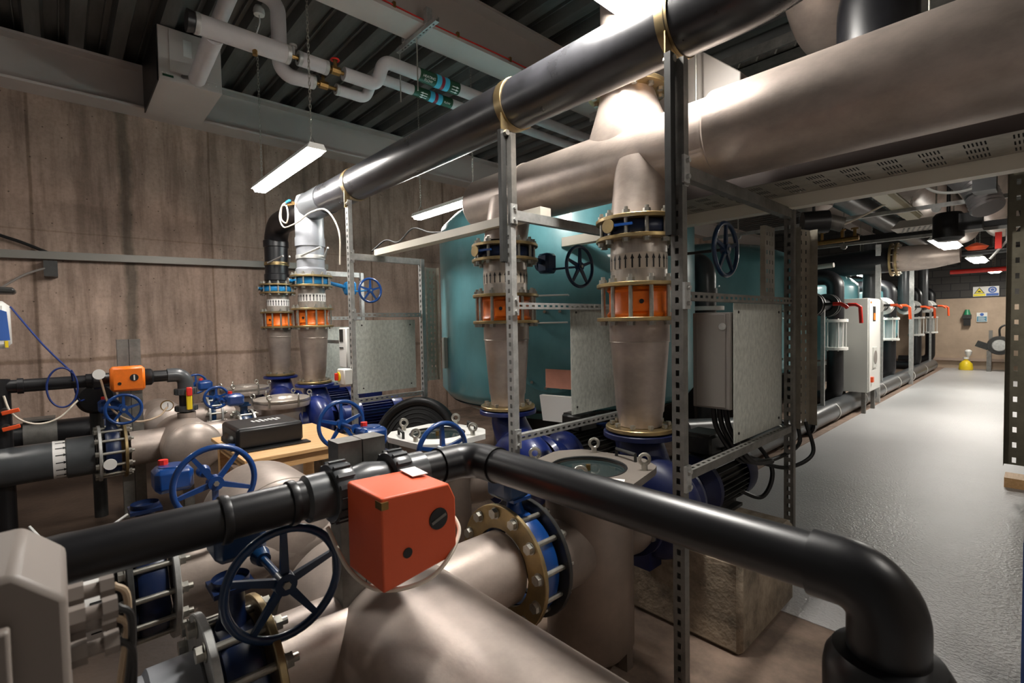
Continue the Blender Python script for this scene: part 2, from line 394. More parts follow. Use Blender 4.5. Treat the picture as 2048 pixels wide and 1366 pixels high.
# ================================================================ overhead pipes
# stainless discharge header
t = thing('discharge_header', 'large satin stainless overhead header pipe, closed at its left end', 'pipe', (-1.5, 2.64, 2.68))
prof = [(0, -.10), (.07, -.095), (.13, -.075), (.18, -.035), (.212, .02), (.212, 1.99), (.215, 1.995), (.215, 2.005), (.232, 2.02), (.232, 5.2), (0, 5.2)]
MB().lathe(prof, (-3.2, 2.64, 2.68), X3, 64).build('pipe', STEEL, t)
MB().torus((-2.62, 2.64, 2.68), X3, .213, .004, 64, 6).build('weld_seam', STEELC, t)
for x, y, r in ((-1.62, 2.52, .162), (-2.77, 2.5, .165)):
    MB().pipe((x, y, 2.285), (x, 2.575, 2.62), r - .002, 40, .006).build('branch_stub', STEEL, t)
cb = MB(); NS = 48
for k in range(9):
    f = k / 8; g = f * f * (3 - 2 * f)
    for q in range(NS): a = 2 * PI * q / NS; cb.v.append((-1.78 + math.cos(a) * (.36 + (.165 - .36) * (f ** .75)), 2.66 + math.sin(a) * (.205 + (.165 - .205) * g), 2.72 + .39 * f))
for k in range(8):
    for q in range(NS): cb.f.append((k * NS + q, k * NS + (q + 1) % NS, (k + 1) * NS + (q + 1) % NS, (k + 1) * NS + q))
cb.build('branch_cone', STEEL, t)
fo = MB().ring((-1.78, 2.66, 3.12), Z3, .16, .245, .028, 48).build('branch_flange', GOLD, t)
ring_bolts(t, (-1.78, 2.66, 3.085), Z3, .205, 12, .018, .02)
MB().pipe((-1.78, 2.66, 3.13), (-1.78, 2.66, 4.4), .16, 40).build('riser', STEEL, t)
# black discharge pipe
t = thing('black_discharge_pipe', 'long glossy black plastic pipe crossing above the stainless header', 'pipe', (-3, 2.16, 3.07))
pts = arc([(-5.72, 2.16, 3.07), (-.62, 2.16, 3.07), (-.35, 2.55, 3.62)], .45, 12)
MB().tube(pts, .152, 56).build('pipe', BPVC2, t)
MB().lathe([(.152, 0), (.158, .003), (.158, .009), (.152, .012)], (-1.16, 2.16, 3.07), X3, 48).build('weld_bead', BPVC, t)
def strap(px, pz, r, post_x, name='pipe_strap', py=2.16, label='', mt=None):
    t = thing(name, label, 'pipe clamp', (px, py, pz))
    MB().pipe((px - .03, py, pz), (px + .03, py, pz), r + .006, 48, .005).build('band', mt or GOLD, t)
    return t
for x, lab in ((-1.17, 'brassy strap round the black pipe at its right end, above the nearest post'), (-2.27, 'brassy strap round the middle of the long black pipe'), (-4.5, 'thin strap round the far left end of the long black pipe')):
    t = strap(x, 3.07, .152, x, label=lab)
    MB().prism([(-.03, -.10), (.03, -.10), (.03, .06), (-.03, .06)], (x + .01, 2.05, 2.93), (0, .9, .2), Z3, X3, .006).build('tail_plate', GOLD, t)
    MB().cyl((x, 2.045, 2.86), (x + .05, 2.045, 2.86), .018, seg=6).build('bolt', BOLT, t)
# left pipe drops: columns 2 and 1
t = thing('grey_elbow_riser', 'light grey plastic vertical pipe at the left end of the long black pipe', 'pipe', (-5.73, 2.16, 2.3))
MB().lathe([(0, 3.23), (.08, 3.22), (.13, 3.19), (.152, 3.12), (.155, 2.72), (.162, 2.72), (.162, 2.62), (.150, 2.62), (.150, 2.38), (.166, 2.36), (.166, 2.255), (0, 2.255)], (-5.73, 2.16, 0), Z3, 48).build('riser', LPVC, t)
MB().pipe((-5.66, 2.16, 3.07), (-5.2, 2.16, 3.07), .160, 48, .02).build('socket', GPVC, t)
t = thing('black_elbow_riser', 'black plastic elbow and riser at the far left, behind the grey riser', 'pipe', (-7.05, 2.2, 2.3))
MB().tube(arc([(-5.8, 2.16, 3.07), (-7.05, 2.2, 3.07), (-7.05, 2.2, 2.25)], .28, 12), .145, 48).build('elbow', BPVC, t)
for z in (2.78, 2.33): MB().lathe([(.145, 0), (.157, .01), (.157, .09), (.145, .1)], (-7.05, 2.2, z), Z3, 40).build('collar', BPVC, t)
for x, y, z, r, lab in ((-5.73, 2.16, 2.50, .15, 'pale strap round the light grey riser'), (-7.05, 2.2, 2.56, .147, 'pale strap round the far left black riser')):
    t = thing('pipe_strap', lab, 'pipe clamp', (x, y, z))
    MB().pipe((x, y, z - .022), (x, y, z + .022), r + .008, 40, .006).build('band', GOLD if r < .149 else GALV, t)
    b = MB().tube([(x + .1, y + .12, z), (x + .45, y + .02, z + .06)], .012, 8).tube([(x + .1, y - .14, z), (x + .45, y - .06, z + .06)], .012, 8); b.build('stay', GALV, t)
# tall pipes behind the header (upper right)
t = thing('stainless_elbow', 'brown-grey stainless pipe elbow hanging above the header at top right', 'pipe', (-.8, 3.6, 3.5))
MB().tube(arc([(-.93, 3.5, 4.98), (-.93, 3.5, 3.66), (-.93, 5.6, 3.66)], .34, 10), .25, 48).build('elbow', STEEL, t)
t = thing('black_riser_bend', 'large black pipe bend rising behind the header at the top right corner', 'pipe', (-.5, 3.3, 3.4))
MB().tube(arc([(-.62, 3.25, 2.9), (-.62, 3.25, 3.5), (.6, 3.25, 4.2)], .35, 10), .18, 48).build('bend', BPVC, t)
t = thing('grey_duct_box', 'brownish grey box section behind the nearest post, above the header', 'duct', (-1.4, 3.6, 3.3))
MB().prism([(0, 0), (.75, 0), (.75, .32), (.42, .62), (0, .62)], (-2.1, 3.3, 2.98), X3, Z3, Y3, .5).build('casing', GREYBOX, t, bev=.006)
# pump discharge straps etc.
# ================================================================ check-valve columns
def flange(t, x, y, z, ro, ri, h=.022, mt=None, name='flange'): return MB().ring((x, y, z), Z3, ri, ro, h).build(name, mt or GOLD, t)
def column(x, y, ro, rp, lab, near, body, vb, rc0, rc1, nb=12, wheel=None, side=1):
    k = {'near': 'nearest', 'next': 'second nearest'}.get(near, near)
    # butterfly valve
    t = thing('butterfly_valve', 'blue butterfly valve between gold flanges at the top of the %s riser' % lab, 'valve', (x, y, 2.17))
    flange(t, x, y, 2.280, ro, rp); flange(t, x, y, 2.172, ro, rp)
    MB().lathe([(rp, 2.19), (ro * .80, 2.19), (ro * .83, 2.2), (ro * .83, 2.252), (ro * .80, 2.262), (rp, 2.262)], (x, y, 0), Z3, 40, closed=True).build('valve_body', vb, t)
    ring_bolts(t, (x, y, 2.226), Z3, ro * .87, nb, .0165 * ro / .245, .066, 'stud')
    MB().cyl((x - .02, y - ro * .8, 2.226), (x - .02, y - ro * 1.08, 2.226), .022).build('shaft_boss', vb, t)
    MB().cyl((x - .02, y - ro * 1.08, 2.226), (x - .02, y - ro * 1.11, 2.226), .038, seg=20).build('tag_plate', GOLD if vb is not BBLUE else BOLT, t); MB().box((x + .05, y - ro * 1.0, 2.228), (.13, .014, .014), rz=.25).build('locking_lever', WBLUE if vb is not BBLUE else BBLUE, t)
    if wheel:
        gx, gy, gz, wx, wy, wz, R, wm, gm = wheel
        MB().cyl((x, y + ro * .8, 2.226), (gx, gy, gz), .022).build('stem_neck', gm, t)
        g = MB().cbox((gx, gy, gz), (.12, .12, .16), .02).lathe([(0, 0), (.055, 0), (.055, .03), (0, .03)], (gx - .06, gy, gz), -X3, 20).build('gearbox', gm, t)
        MB().cyl((gx, gy, wz), (wx, wy, wz), .009, seg=10).build('wheel_shaft', gm, g)
        handwheel(g, (wx, wy, wz), V((1, 0, 0)), R, wm, 5)
    # spool
    t = thing('stainless_spool', 'short stainless spool with printed arrows in the %s riser' % lab, 'pipe', (x, y, 1.93))
    MB().pipe((x, y, 1.925), (x, y, 2.16), rp + .004, 40).build('spool', STEELC, t)
    lb = MB().lathe([(rp + .005, 1.995), (rp + .0055, 1.995), (rp + .0055, 2.085), (rp + .005, 2.085)], (x, y, 0), Z3, 48, closed=True).build('flow_label', mat('cream_label', (.55, .48, .40), .6) if body else PAPER, t)
    a = MB()
    for i in range(26):
        th = 2 * PI * i / 26; c = V((x + math.cos(th) * (rp + .007), y + math.sin(th) * (rp + .007), 2.0)); u = V((-math.sin(th), math.cos(th), 0))
        a.add([c - u * .0045, c + u * .0045, c + u * .0045 + Z3 * .055, c - u * .0045 + Z3 * .055, c - u * .011 + Z3 * .05, c + u * .011 + Z3 * .05, c + Z3 * .078], [(0, 1, 2, 3), (4, 5, 6)])
    a.build('arrow_print', INK, lb)
    # check valve
    t = thing('check_valve', 'orange check valve caged between bolted flanges on the %s riser' % lab, 'valve', (x, y, 1.70))
    flange(t, x, y, 1.908, ro, rp); flange(t, x, y, 1.712, ro, rp)
    MB().lathe([(rp * .9, 1.725), (ro * .74, 1.725), (ro * .76, 1.74), (ro * .70, 1.76), (ro * .70, 1.865), (ro * .76, 1.88), (ro * .74, 1.895), (rp * .9, 1.895)], (x, y, 0), Z3, 40, closed=True).build('valve_body', ORANGE, t)
    d = V((.60, -.80, 0)); c = V((x, y, 1.81)) + d * ro * .72; q = M.Rotation(math.atan2(d.y, d.x), 3, 'Z')
    MB().box(c + V((0, 0, 0)), (.03, .09, .11), mtx=q).build('side_boss', ORANGE, t)
    MB().cyl(c + d * .012, c + d * .022, .013, seg=12).build('plug', BLACK, t)
    ring_bolts(t, (x, y, 1.81), Z3, ro * .87, nb, .0175 * ro / .245, .110, 'stud', ph=.1)
    # reducer
    t = thing('reducer_cone', 'satin stainless reducer narrowing down to the pump in the %s riser' % lab, 'pipe', (x, y, 1.07))
    MB().lathe([(rc0 - .006, 1.70), (rc0, 1.70), (rc0, 1.585), (rc0 - .004, 1.575), (rc1 + .012, 1.17), (rc1 + .006, 1.16), (rc1, 1.085), (rc1 - .006, 1.085)], (x, y, 0), Z3, 48, closed=True).build('cone', STEEL, t)
    MB().torus((x, y, 1.58), Z3, rc0, .003, 48, 6).build('weld_seam', STEELC, t)
    MB().ring((x, y, 1.070), Z3, rc1 - .01, ro * .82 if ro > .22 else ro * .78, .024).build('base_flange', GOLD, t)
    ring_bolts(t, (x, y, 1.108), -Z3, ro * .66, 10, .017 * ro / .245, .02, name='bolt')

def pump(x, y, lab, dx=.24, z0=.65, L=1., col=BLUE, plinth=None):
    t = thing('water_pump', lab, 'pump', (x + dx, y, z0 - .3))
    MB().ring((x, y, 1.035), Z3, .09, .215, .03).build('discharge_flange', col, t)
    ring_bolts(t, (x, y, 1.018), Z3, .165, 8, .013, .0, name='bolt')
    cx = x + dx
    MB().tube(spline([(x, y, 1.03), (x + .01, y, .95), (x + dx * .5, y, .78), (cx + .03, y, z0)], 6), [.115 + .0028 * i for i in range(19)], 28).build('discharge_neck', col, t)
    MB().lathe([(0, -.13), (.17, -.13), (.25, -.09), (.285, -.03), (.285, .03), (.25, .09), (.17, .13), (0, .13)], (cx, y - .08, z0), Y3, 40).build('volute', col, t)
    MB().lathe([(.11, -.30), (.125, -.27), (.13, -.2), (.16, -.12), (.0, -.12)], (cx, y, z0), Y3, 32).build('suction_nozzle', col, t)
    MB().ring((cx, y - .31, z0), Y3, .08, .20, .028).build('suction_flange', col, t)
    ring_bolts(t, (cx, y - .34, z0), Y3, .165, 8, .015, .02)
    MB().lathe([(.19, .10), (.21, .13), (.205, .16), (.14, .20), (.13, .30), (.17, .34), (.2, .35), (.2, .39), (.0, .39)], (cx, y, z0), Y3, 36).build('bearing_bracket', col, t)
    m_ = MB().cyl((cx, y + .39, z0), (cx, y + .39 + L * .42, z0), .150, seg=36)
    mo = m_.build('motor_body', DARKG if L >= .97 else col, t)
    f = MB()
    for i in range(32):
        a = 2 * PI * i / 32; d = V((math.cos(a), 0, math.sin(a))); sd = V((-math.sin(a), 0, math.cos(a)))
        c = V((cx, y + .40, z0)); p = c + d * .148; q_ = c + d * .185; e = Y3 * (L * .40)
        vs = [p - sd * .003, p + sd * .003, q_ + sd * .002, q_ - sd * .002]; f.add(vs + [v + e for v in vs], [(0, 1, 2, 3), (7, 6, 5, 4), (0, 4, 5, 1), (1, 5, 6, 2), (2, 6, 7, 3), (3, 7, 4, 0)])
    f.build('cooling_fins', DARKG if L >= .97 else col, mo)
    y1 = y + .39 + L * .42
    MB().lathe([(.185, 0), (.188, .01), (.188, .13), (.16, .165), (.09, .18), (0, .18)], (cx, y1, z0), Y3, 36).build('fan_cowl', col, t)
    tb = MB().cbox((cx - .02, y + .58, z0 + .245), (.20, .22, .13), .015).build('terminal_box', DARKG if L >= .97 else col, t)
    MB().box((cx - .02, y + .58, z0 + .314), (.17, .19, .01)).build('box_lid', DARKG if L >= .97 else col, tb)
    MB().b2((cx - .14, y + .45, z0 - .16), (cx - .08, y + .70, z0 - .10)).b2((cx + .08, y + .45, z0 - .16), (cx + .14, y + .70, z0 - .10)).b2((cx - .18, y + .45, z0 - .16), (cx + .18, y + .70, z0 - .14)).build('motor_feet', DARKG, t)
    MB().b2((cx - .12, y - .20, z0 - .32), (cx + .05, y - .04, z0 - .20)).build('volute_foot', col, t)
    return t
column(-1.62, 2.52, .245, .158, 'nearest', 'near', True, NAVY, .172, .125, 12, (-1.62, 2.93, 2.20, -1.30, 2.96, 2.12, .170, DBLUE, DARKG))
column(-2.77, 2.50, .250, .162, 'second nearest', 'near', True, NAVY, .172, .125, 12, (-2.74, 2.93, 2.18, -2.44, 2.98, 2.13, .168, DBLUE, DBLUE))
column(-5.73, 2.16, .230, .145, 'light grey', 'far', False, BBLUE, .160, .115, 12, (-5.68, 2.60, 2.16, -5.36, 2.70, 2.12, .150, WBLUE, BBLUE))
column(-7.05, 2.20, .225, .135, 'far left black', 'far', False, BBLUE, .150, .110, 12)
pump(-1.62, 2.52, 'dark blue pump with black finned motor standing on the nearest rough plinth', L=1., dx=.13, col=mat('dark_blue_pump_enamel', (.005, .011, .065), .45, 0, noise=.35, nscale=6))
pump(-2.77, 2.50, 'blue pump under the second nearest riser, blue terminal box on its dark motor', L=.98)
pump(-5.73, 2.16, 'bright blue pump with blue finned motor under the light grey riser', L=.96)
pump(-7.05, 2.20, 'bright blue pump by the concrete wall, under the far left black riser', L=.95)
def plinth(x0, x1, y0, y1, lab):
    b = MB(); b.cbox(((x0 + x1) / 2, (y0 + y1) / 2, .245), (x1 - x0, y1 - y0, .49), .025)
    one('pump_plinth', b, PLINTH, lab, 'concrete block')
plinth(-1.66, -1.0, 2.44, 3.2, 'rough tan concrete block under the nearest pump')
plinth(-2.86, -2.2, 2.42, 3.2, 'rough concrete block under the second nearest pump')
plinth(-5.82, -5.16, 2.1, 2.9, 'rough concrete block under the pump below the light grey riser')
plinth(-7.14, -6.48, 2.1, 2.9, 'rough concrete block under the pump beside the concrete wall')
# ================================================================ suction lines at low level
def arrows(t, c, ax, r, L, mtl=PAPER, n=16):
    lb = MB().lathe([(r + .001, -L / 2), (r + .0015, -L / 2), (r + .0015, L / 2), (r + .001, L / 2)], c, ax, 40, closed=True).build('flow_label', mtl, t)
    x, y, a = basis(ax); b = MB(); c = V(c)
    for i in range(n):
        th = 2 * PI * i / n; d = x * math.cos(th) + y * math.sin(th); u = a.cross(d); p = c + d * (r + .003) - a * L * .35
        b.add([p - u * .004, p + u * .004, p + u * .004 + a * L * .45, p - u * .004 + a * L * .45, p - u * .011 + a * L * .42, p + u * .011 + a * L * .42, p + a * L * .72], [(0, 1, 2, 3), (4, 5, 6)])
    b.build('arrow_print', INK, lb)
def bvalve(x, y, z, lab, ro=.245, rp=.16, gear=None, wheel=None, near=GALV, far=GOLD, body=NAVY, gm=WBLUE, wm=WBLUE, gap=.13, nb=12, cap=True, R=.18, ph=.3):
    """butterfly valve in a pipe along Y"""
    t = thing('butterfly_valve', lab, 'valve', (x, y, z))
    MB().ring((x, y - gap / 2, z), Y3, rp, ro, .022).build('flange', near, t)
    MB().ring((x, y + gap / 2, z), Y3, rp, ro, .022).build('flange', far, t)
    MB().lathe([(rp, -.05), (ro * .82, -.05), (ro * .86, -.035), (ro * .86, .035), (ro * .82, .05), (rp, .05)], (x, y, z), Y3, 40, closed=True).build('valve_body', body, t)
    ring_bolts(t, (x, y, z), Y3, ro * .87, nb, .0175, gap / 2 + .012, 'stud', ph=.13)
    if gear:
        gx, gy, gz = gear
        MB().lathe([(.05, ro * .8), (.035, ro * .95), (.035, gz - z - .09), (.05, gz - z - .07), (.05, gz - z - .05)], (x, y, z), Z3, 20).box((x, y, gz - .075), (.11, .11, .014)).build('neck', body, t)
        g = MB().cbox((gx, gy, gz), (.15, .15, .11), .02).cyl((gx, gy, gz + .05), (gx, gy, gz + .06), .055, seg=24)
        g = g.build('gearbox', gm, t, bev=.004)
        if cap: MB().cyl((gx - .03, gy - .03, gz + .055), (gx - .03, gy - .03, gz + .082), .02, seg=8).build('red_cap', RED, g, 'red cap')
        wx, wy, wz = wheel
        MB().cyl((gx, wy, wz), (wx, wy, wz), .012, seg=12).build('wheel_shaft', gm, g)
        MB().cyl((gx + (.07 if wx > gx else -.07), wy, wz), (gx + (.11 if wx > gx else -.11), wy, wz), .03, .022, 16).build('shaft_boss', gm, g)
        handwheel(g, wheel, X3 if wx > gx else -X3, R, wm, 5, r=.0125, ph=ph)
    return t
ZL = .62
lines = [(-1.60, 'nearest'), (-2.55, 'second nearest'), (-5.45, 'third'), (-6.95, 'furthest')]
# line 4 (nearest)
def suction_pipe(x, y0, y1, z, r, lab, m=STEEL):
    t = thing('suction_pipe', lab, 'pipe', (x, (y0 + y1) / 2, z)); MB().pipe((x, y0, z), (x, y1, z), r, 44, .006).build('pipe', m, t); return t
t = thing('plastic_suction_pipe', 'grey plastic pipe with white arrow label running out of the bottom left corner', 'pipe', (-1.6, -.3, ZL))
MB().lathe([(.15, 0), (.15, .90), (.162, .91), (.162, 1.02), (.15, 1.03)], (-1.6, -.77, ZL), Y3, 44).build('pipe', LPVC, t); arrows(t, (-1.6, .05, ZL), Y3, .152, .12)
bvalve(-1.62, .345, ZL, 'near blue butterfly valve with navy handwheel behind the orange actuator', .25, .16, (-1.78, .40, 1.02), (-1.475, .45, .965), GALV, GOLD, NAVY, DBLUE, DBLUE, gap=.15, R=.168, cap=False)
suction_pipe(-1.62, .45, 1.41, ZL, .158, 'short stainless pipe crossing the big floor header between the two nearest valves')
t = thing('suction_header', 'large pale stainless header lying low in the bottom foreground', 'pipe', (-.8, .86, .55))
MB().lathe([(0, -.12), (.1, -.11), (.2, -.075), (.26, -.035), (.29, .03), (.29, 3.1), (0, 3.1)], (-2.02, .86, .545), X3, 64).build('pipe', STEEL, t)
MB().b2((-1.1, .60, 0), (-.95, 1.12, .30)).build('saddle', STEEL, t)
MB().b2((-.0, .60, 0), (.15, 1.12, .30)).build('saddle', STEEL, t)
bvalve(-1.62, 1.49, ZL, 'large flanged blue butterfly valve with gold front flange and silver bolts in the centre foreground', .272, .17, (-1.60, 1.44, .99), (-1.99, 1.36, 1.08), GOLD, DARKG, WBLUE, DBLUE, WBLUE, gap=.15, R=.15, cap=False)
# strainers
def strainer(x, y, lab, lidm, zt=.985, r=.215, lr=.29, rot=0, glass=True, steelbody=STEELD, yin=1.44, yout=2.2, dxo=.24):
    t = thing('basket_strainer', lab, 'strainer', (x, y, 0))
    MB().lathe([(0, .06), (r * .8, .08), (r, .14), (r, zt - .10), (r + .03, zt - .09), (r + .03, zt - .05), (0, zt - .05)], (x, y, 0), Z3, 48).build('body', steelbody, t)
    for k in range(3):
        a = k * 2.1 + .5; MB().b2((x + math.cos(a) * r * .8 - .025, y + math.sin(a) * r * .8 - .025, 0), (x + math.cos(a) * r * .8 + .025, y + math.sin(a) * r * .8 + .025, .12)).build('leg', steelbody, t)
    MB().pipe((x, yin, ZL), (x, y - r * .6, ZL), .158, 40).build('inlet_stub', steelbody, t)
    MB().tube([(x, y + r * .6, ZL), (x + dxo * .3, y + r + .06, ZL), (x + dxo * .4, yout, ZL + .02)], .15, 32).build('outlet_stub', steelbody, t)
    poly = [(math.cos(a) * lr * (1 if i % 2 else 1), math.sin(a) * lr) for i, a in enumerate([(k + .5) * PI / 4 for k in range(8)])]
    ca, sa = math.cos(rot), math.sin(rot); poly = [(p[0] * ca - p[1] * sa, p[0] * sa + p[1] * ca) for p in poly]
    # octagonal lid with round opening
    o = V((x, y, zt)); N_ = 48; vs = []; ins = []
    b = MB(); outer = []
    for i in range(N_):
        a = 2 * PI * i / N_; k = ((a - rot) % (PI / 4)) - PI / 8; ca_, sa_ = abs(math.cos(a - rot)), abs(math.sin(a - rot)); rr = min(lr * .93 / max(ca_, sa_), lr * 1.06 * 1.4142 / (ca_ + sa_))
        outer.append((math.cos(a) * rr, math.sin(a) * rr))
    for z in (-.035, 0): 
        for p in outer: vs.append(o + V((p[0], p[1], z)))
    for z in (0, -.02):
        for i in range(N_): a = 2 * PI * i / N_; vs.append(o + V((math.cos(a) * lr * .60, math.sin(a) * lr * .60, z)))
    fs = []
    for i in range(N_):
        j = (i + 1) % N_
        for q in range(3): fs.append((q * N_ + i, q * N_ + j, (q + 1) * N_ + j, (q + 1) * N_ + i))
    b.add(vs, fs + [tuple(range(N_))]); lid = b.build('lid', lidm, t)
    MB().cyl((x, y, zt - .033), (x, y, zt - .018), lr * .61, seg=48).build('sight_window', GLASS if glass else DARKG, lid)
    MB().torus((x, y, zt - .003), Z3, lr * .60, .006, 48, 8).build('window_rim', BLACK, lid)
    for k in range(4):
        a = rot + k * PI / 2 + .35; cx, cy = x + math.cos(a) * lr * .87, y + math.sin(a) * lr * .87
        MB().cyl((cx, cy, zt), (cx, cy, zt + .03), .015, seg=12).torus((cx, cy, zt + .052), (math.cos(.75) , -math.sin(.75), 0), .024, .0085, 24, 8).build('eye_bolt', BOLT, lid)
    for k in (0, 1):
        a = rot + k * PI + 1.15; cx, cy = x + math.cos(a) * lr * .80, y + math.sin(a) * lr * .80; u = V((-math.sin(a), math.cos(a), 0))
        c = V((cx, cy, zt)); MB().tube([c - u * .07, c - u * .07 + Z3 * .038, c + u * .07 + Z3 * .038, c + u * .07], .009, 8).build('handle', DARKG, lid)
    MB().cyl((x, y, zt - .018), (x, y, zt + .01), .012, seg=8).build('vent_plug', BRASS, lid)
    return t
s4 = strainer(-1.52, 1.90, 'grey stainless basket strainer with octagonal sight-glass lid beside the nearest pump', mat('warm_grey_lid', (.23, .20, .175), .45, .3, noise=.15), zt=.985, rot=.2, lr=.31, yin=1.57, dxo=.1)
MB().box((-1.30, 1.80, .9865), (.10, .055, .003), rz=.5).build('paper_sticker', PAPER, s4)
strainer(-2.72, 1.82, 'pale grey basket strainer with white octagonal lid, two handles and eye bolts', mat('pale_lid', (.78, .77, .73), .45, 0, noise=.1), zt=.985, rot=.1, lr=.30)
# line 3
t = thing('plastic_suction_pipe', 'black plastic pipe with arrow label below the long dark pipe at lower left', 'pipe', (-2.55, -.3, ZL))
MB().lathe([(.145, 0), (.145, .99), (.150, 1.0), (.150, 1.03), (.145, 1.04)], (-2.55, -.88, ZL), Y3, 44).build('pipe', BPVC, t); arrows(t, (-2.55, .08, ZL), Y3, .148, .10)
bvalve(-2.58, .24, ZL, 'second blue butterfly valve on the left with bright blue handwheel above the long dark pipe', .245, .16, (-2.72, .36, 1.02), (-2.41, .47, 1.04), DARKG, GALV, NAVY, WBLUE, WBLUE, gap=.15, R=.166, ph=.9)
suction_pipe(-2.58, .33, 1.27, ZL, .158, 'stainless pipe through the domed header behind the long dark pipe')
def dome_header(x0, x1, y, z, r, lab):
    t = thing('domed_header', lab, 'pipe', (x1 - .4, y, z)); h = x1 - x0
    MB().lathe([(0, 0), (r * .3, r * .02), (r * .6, r * .09), (r * .85, r * .24), (r * .97, r * .40), (r, r * .55), (r, h - r * .55), (r * .97, h - r * .40), (r * .85, h - r * .24), (r * .6, h - r * .09), (r * .3, h - r * .02), (0, h)], (x0, y, z), X3, 56).build('pipe', STEEL, t)
    MB().torus((x1 - r * .55, y, z), X3, r, .003, 48, 6).build('weld_seam', STEELC, t)
    MB().b2((x1 - h / 2 - .04, y - .04, 0), (x1 - h / 2 + .04, y + .04, z - r + .02)).build('support_leg', GALVD, t); return t
dome_header(-3.20, -2.42, .80, .65, .29, 'stainless header with a big domed end behind the long dark pipe')
bvalve(-2.62, 1.33, ZL, 'blue butterfly valve with bright blue gearbox, red cap and handwheel beside the wooden table', .245, .16, (-2.70, 1.34, 1.05), (-2.98, 1.28, 1.09), GALV, DARKG, NAVY, WBLUE, WBLUE, R=.155)
# line 2
t = thing('plastic_suction_pipe', 'thick dark grey plastic pipe with arrow label running off the left edge', 'pipe', (-5.45, -.4, .66))
MB().lathe([(.148, 0), (.148, .95), (.15, .96), (.15, 1.40), (.165, 1.41), (.165, 1.58), (.148, 1.59)], (-5.45, -1.4, .66), Y3, 44).build('pipe', GPVC, t); arrows(t, (-5.45, -.02, .66), Y3, .15, .11)
t = bvalve(-5.45, .30, .66, 'flanged butterfly valve with small blue handwheel on the left, behind the ball-shaped pipe', .235, .16, (-5.60, .30, 1.04), (-5.30, .38, 1.035), GALV, GOLD, NAVY, WBLUE, WBLUE, gap=.17, R=.135)
MB().cyl((-5.22, .27, .60), (-5.21, .27, .60), .045, seg=20).build('tag_disc', PAPER, t)
suction_pipe(-5.45, .42, 1.28, .66, .15, 'stainless suction pipe behind the black carry case')
dome_header(-5.90, -4.98, .84, .65, .225, 'stainless tee with a ball-like domed end left of the wooden table')
bvalve(-5.50, 1.35, .66, 'blue butterfly valve with bright blue gearbox right behind the black carry case', .215, .14, (-5.42, 1.25, 1.0), (-5.74, 1.16, 1.0), GALV, GALV, DBLUE, WBLUE, WBLUE, R=.12)
# line 1
t = thing('plastic_suction_pipe', 'dark plastic pipe with a wide clamp, hidden behind the thick grey one by the wall', 'pipe', (-6.95, -.4, .64))
MB().pipe((-6.95, -2, .64), (-6.95, .25, .64), .15, 36).build('pipe', BPVC, t)
MB().pipe((-6.95, -.30, .64), (-6.95, -.05, .64), .165, 36, .012).box((-6.95, -.18, .82), (.22, .24, .02)).build('wide_clamp', GALVD, t)
bvalve(-6.95, .34, .66, 'dark butterfly valve by the concrete wall, second behind the ball-shaped pipe', .225, .15, gap=.17)
suction_pipe(-6.95, .45, 1.3, .66, .145, 'stainless suction pipe nearest the concrete wall')
dome_header(-7.38, -6.50, .86, .66, .215, 'furthest stainless tee with domed end, near the concrete wall')
bvalve(-6.95, 1.36, .66, 'furthest blue butterfly valve with a small upright handwheel near the wall', .21, .14, (-6.72, 1.24, 1.04), (-6.98, 1.20, 1.04), GALV, GALV, DBLUE, WBLUE, WBLUE, R=.125)
# round steel strainers with clamp lids
def round_strainer(x, y, lab, zt=.98, yout=1.9):
    t = thing('basket_strainer', lab, 'strainer', (x, y, 0)); r = .20
    MB().lathe([(0, .06), (r, .1), (r, zt - .12), (r + .07, zt - .11), (r + .075, zt - .08), (r + .07, zt - .06), (0, zt - .06)], (x, y, 0), Z3, 40).build('body', STEEL, t)
    lid = MB().lathe([(0, zt - .055), (r + .07, zt - .055), (r + .075, zt - .03), (r + .06, zt - .02), (.14, zt - .015), (.12, zt + .005), (0, zt + .005)], (x, y, 0), Z3, 40).build('lid', STEELC, t)
    for k in range(6):
        a = k * PI / 3 + .3; c = V((x + math.cos(a) * (r + .075), y + math.sin(a) * (r + .075), zt - .04))
        MB().cyl(c - Z3 * .05, c + Z3 * .03, .012, seg=8).torus(c + Z3 * .055, (math.cos(a + 1), math.sin(a + 1), 0), .022, .007, 18, 6).build('eye_bolt', BOLT, lid)
    MB().tube([(x, y + .15, .66), (x, yout, .66)], .13, 32).build('outlet_stub', STEEL, t); MB().tube([(x, y - .15, .66), (x, y - .36, .66)], .14, 32).build('inlet_stub', STEEL, t)
    MB().cyl((x, y, 0), (x, y, .1), .1).build('foot', STEEL, t)
round_strainer(-5.50, 1.72, 'round stainless strainer with a ring of eye bolts behind the wooden table', yout=1.87)
round_strainer(-6.90, 1.72, 'furthest round stainless strainer with eye bolts, by the concrete wall', yout=1.9)

# ================================================================ near bypass line with orange actuator
t = thing('black_bypass_pipe', 'long black plastic pipe crossing the foreground and elbowing down at the right', 'pipe', (-.8, 1.12, 1.2))
BX, BY, BZ = -1.45, 1.12, 1.20
MB().pipe((BX, -.6, BZ), (BX, .62, BZ), .056, 40).build('left_run', BPVC, t)
MB().pipe((BX, .78, BZ), (BX, 1.0, BZ), .056, 40).build('middle_run', BPVC, t)
MB().pipe((-1.33, BY, BZ), (-.30, BY, BZ), .0575, 40).build('right_run', BPVC, t)
MB().tube([(BX, .97, BZ)] + arc([(BX, .975, BZ), (BX, BY, BZ), (-1.31, BY, BZ)], .09, 10)[1:] + [(-1.30, BY, BZ)], .063, 40).build('elbow', BPVC, t)
MB().tube([(-.315, BY, BZ)] + arc([(-.31, BY, BZ), (-.19, BY, BZ), (-.19, BY, 1.03)], .075, 12)[1:], .0655, 40).build('elbow', BPVC, t)
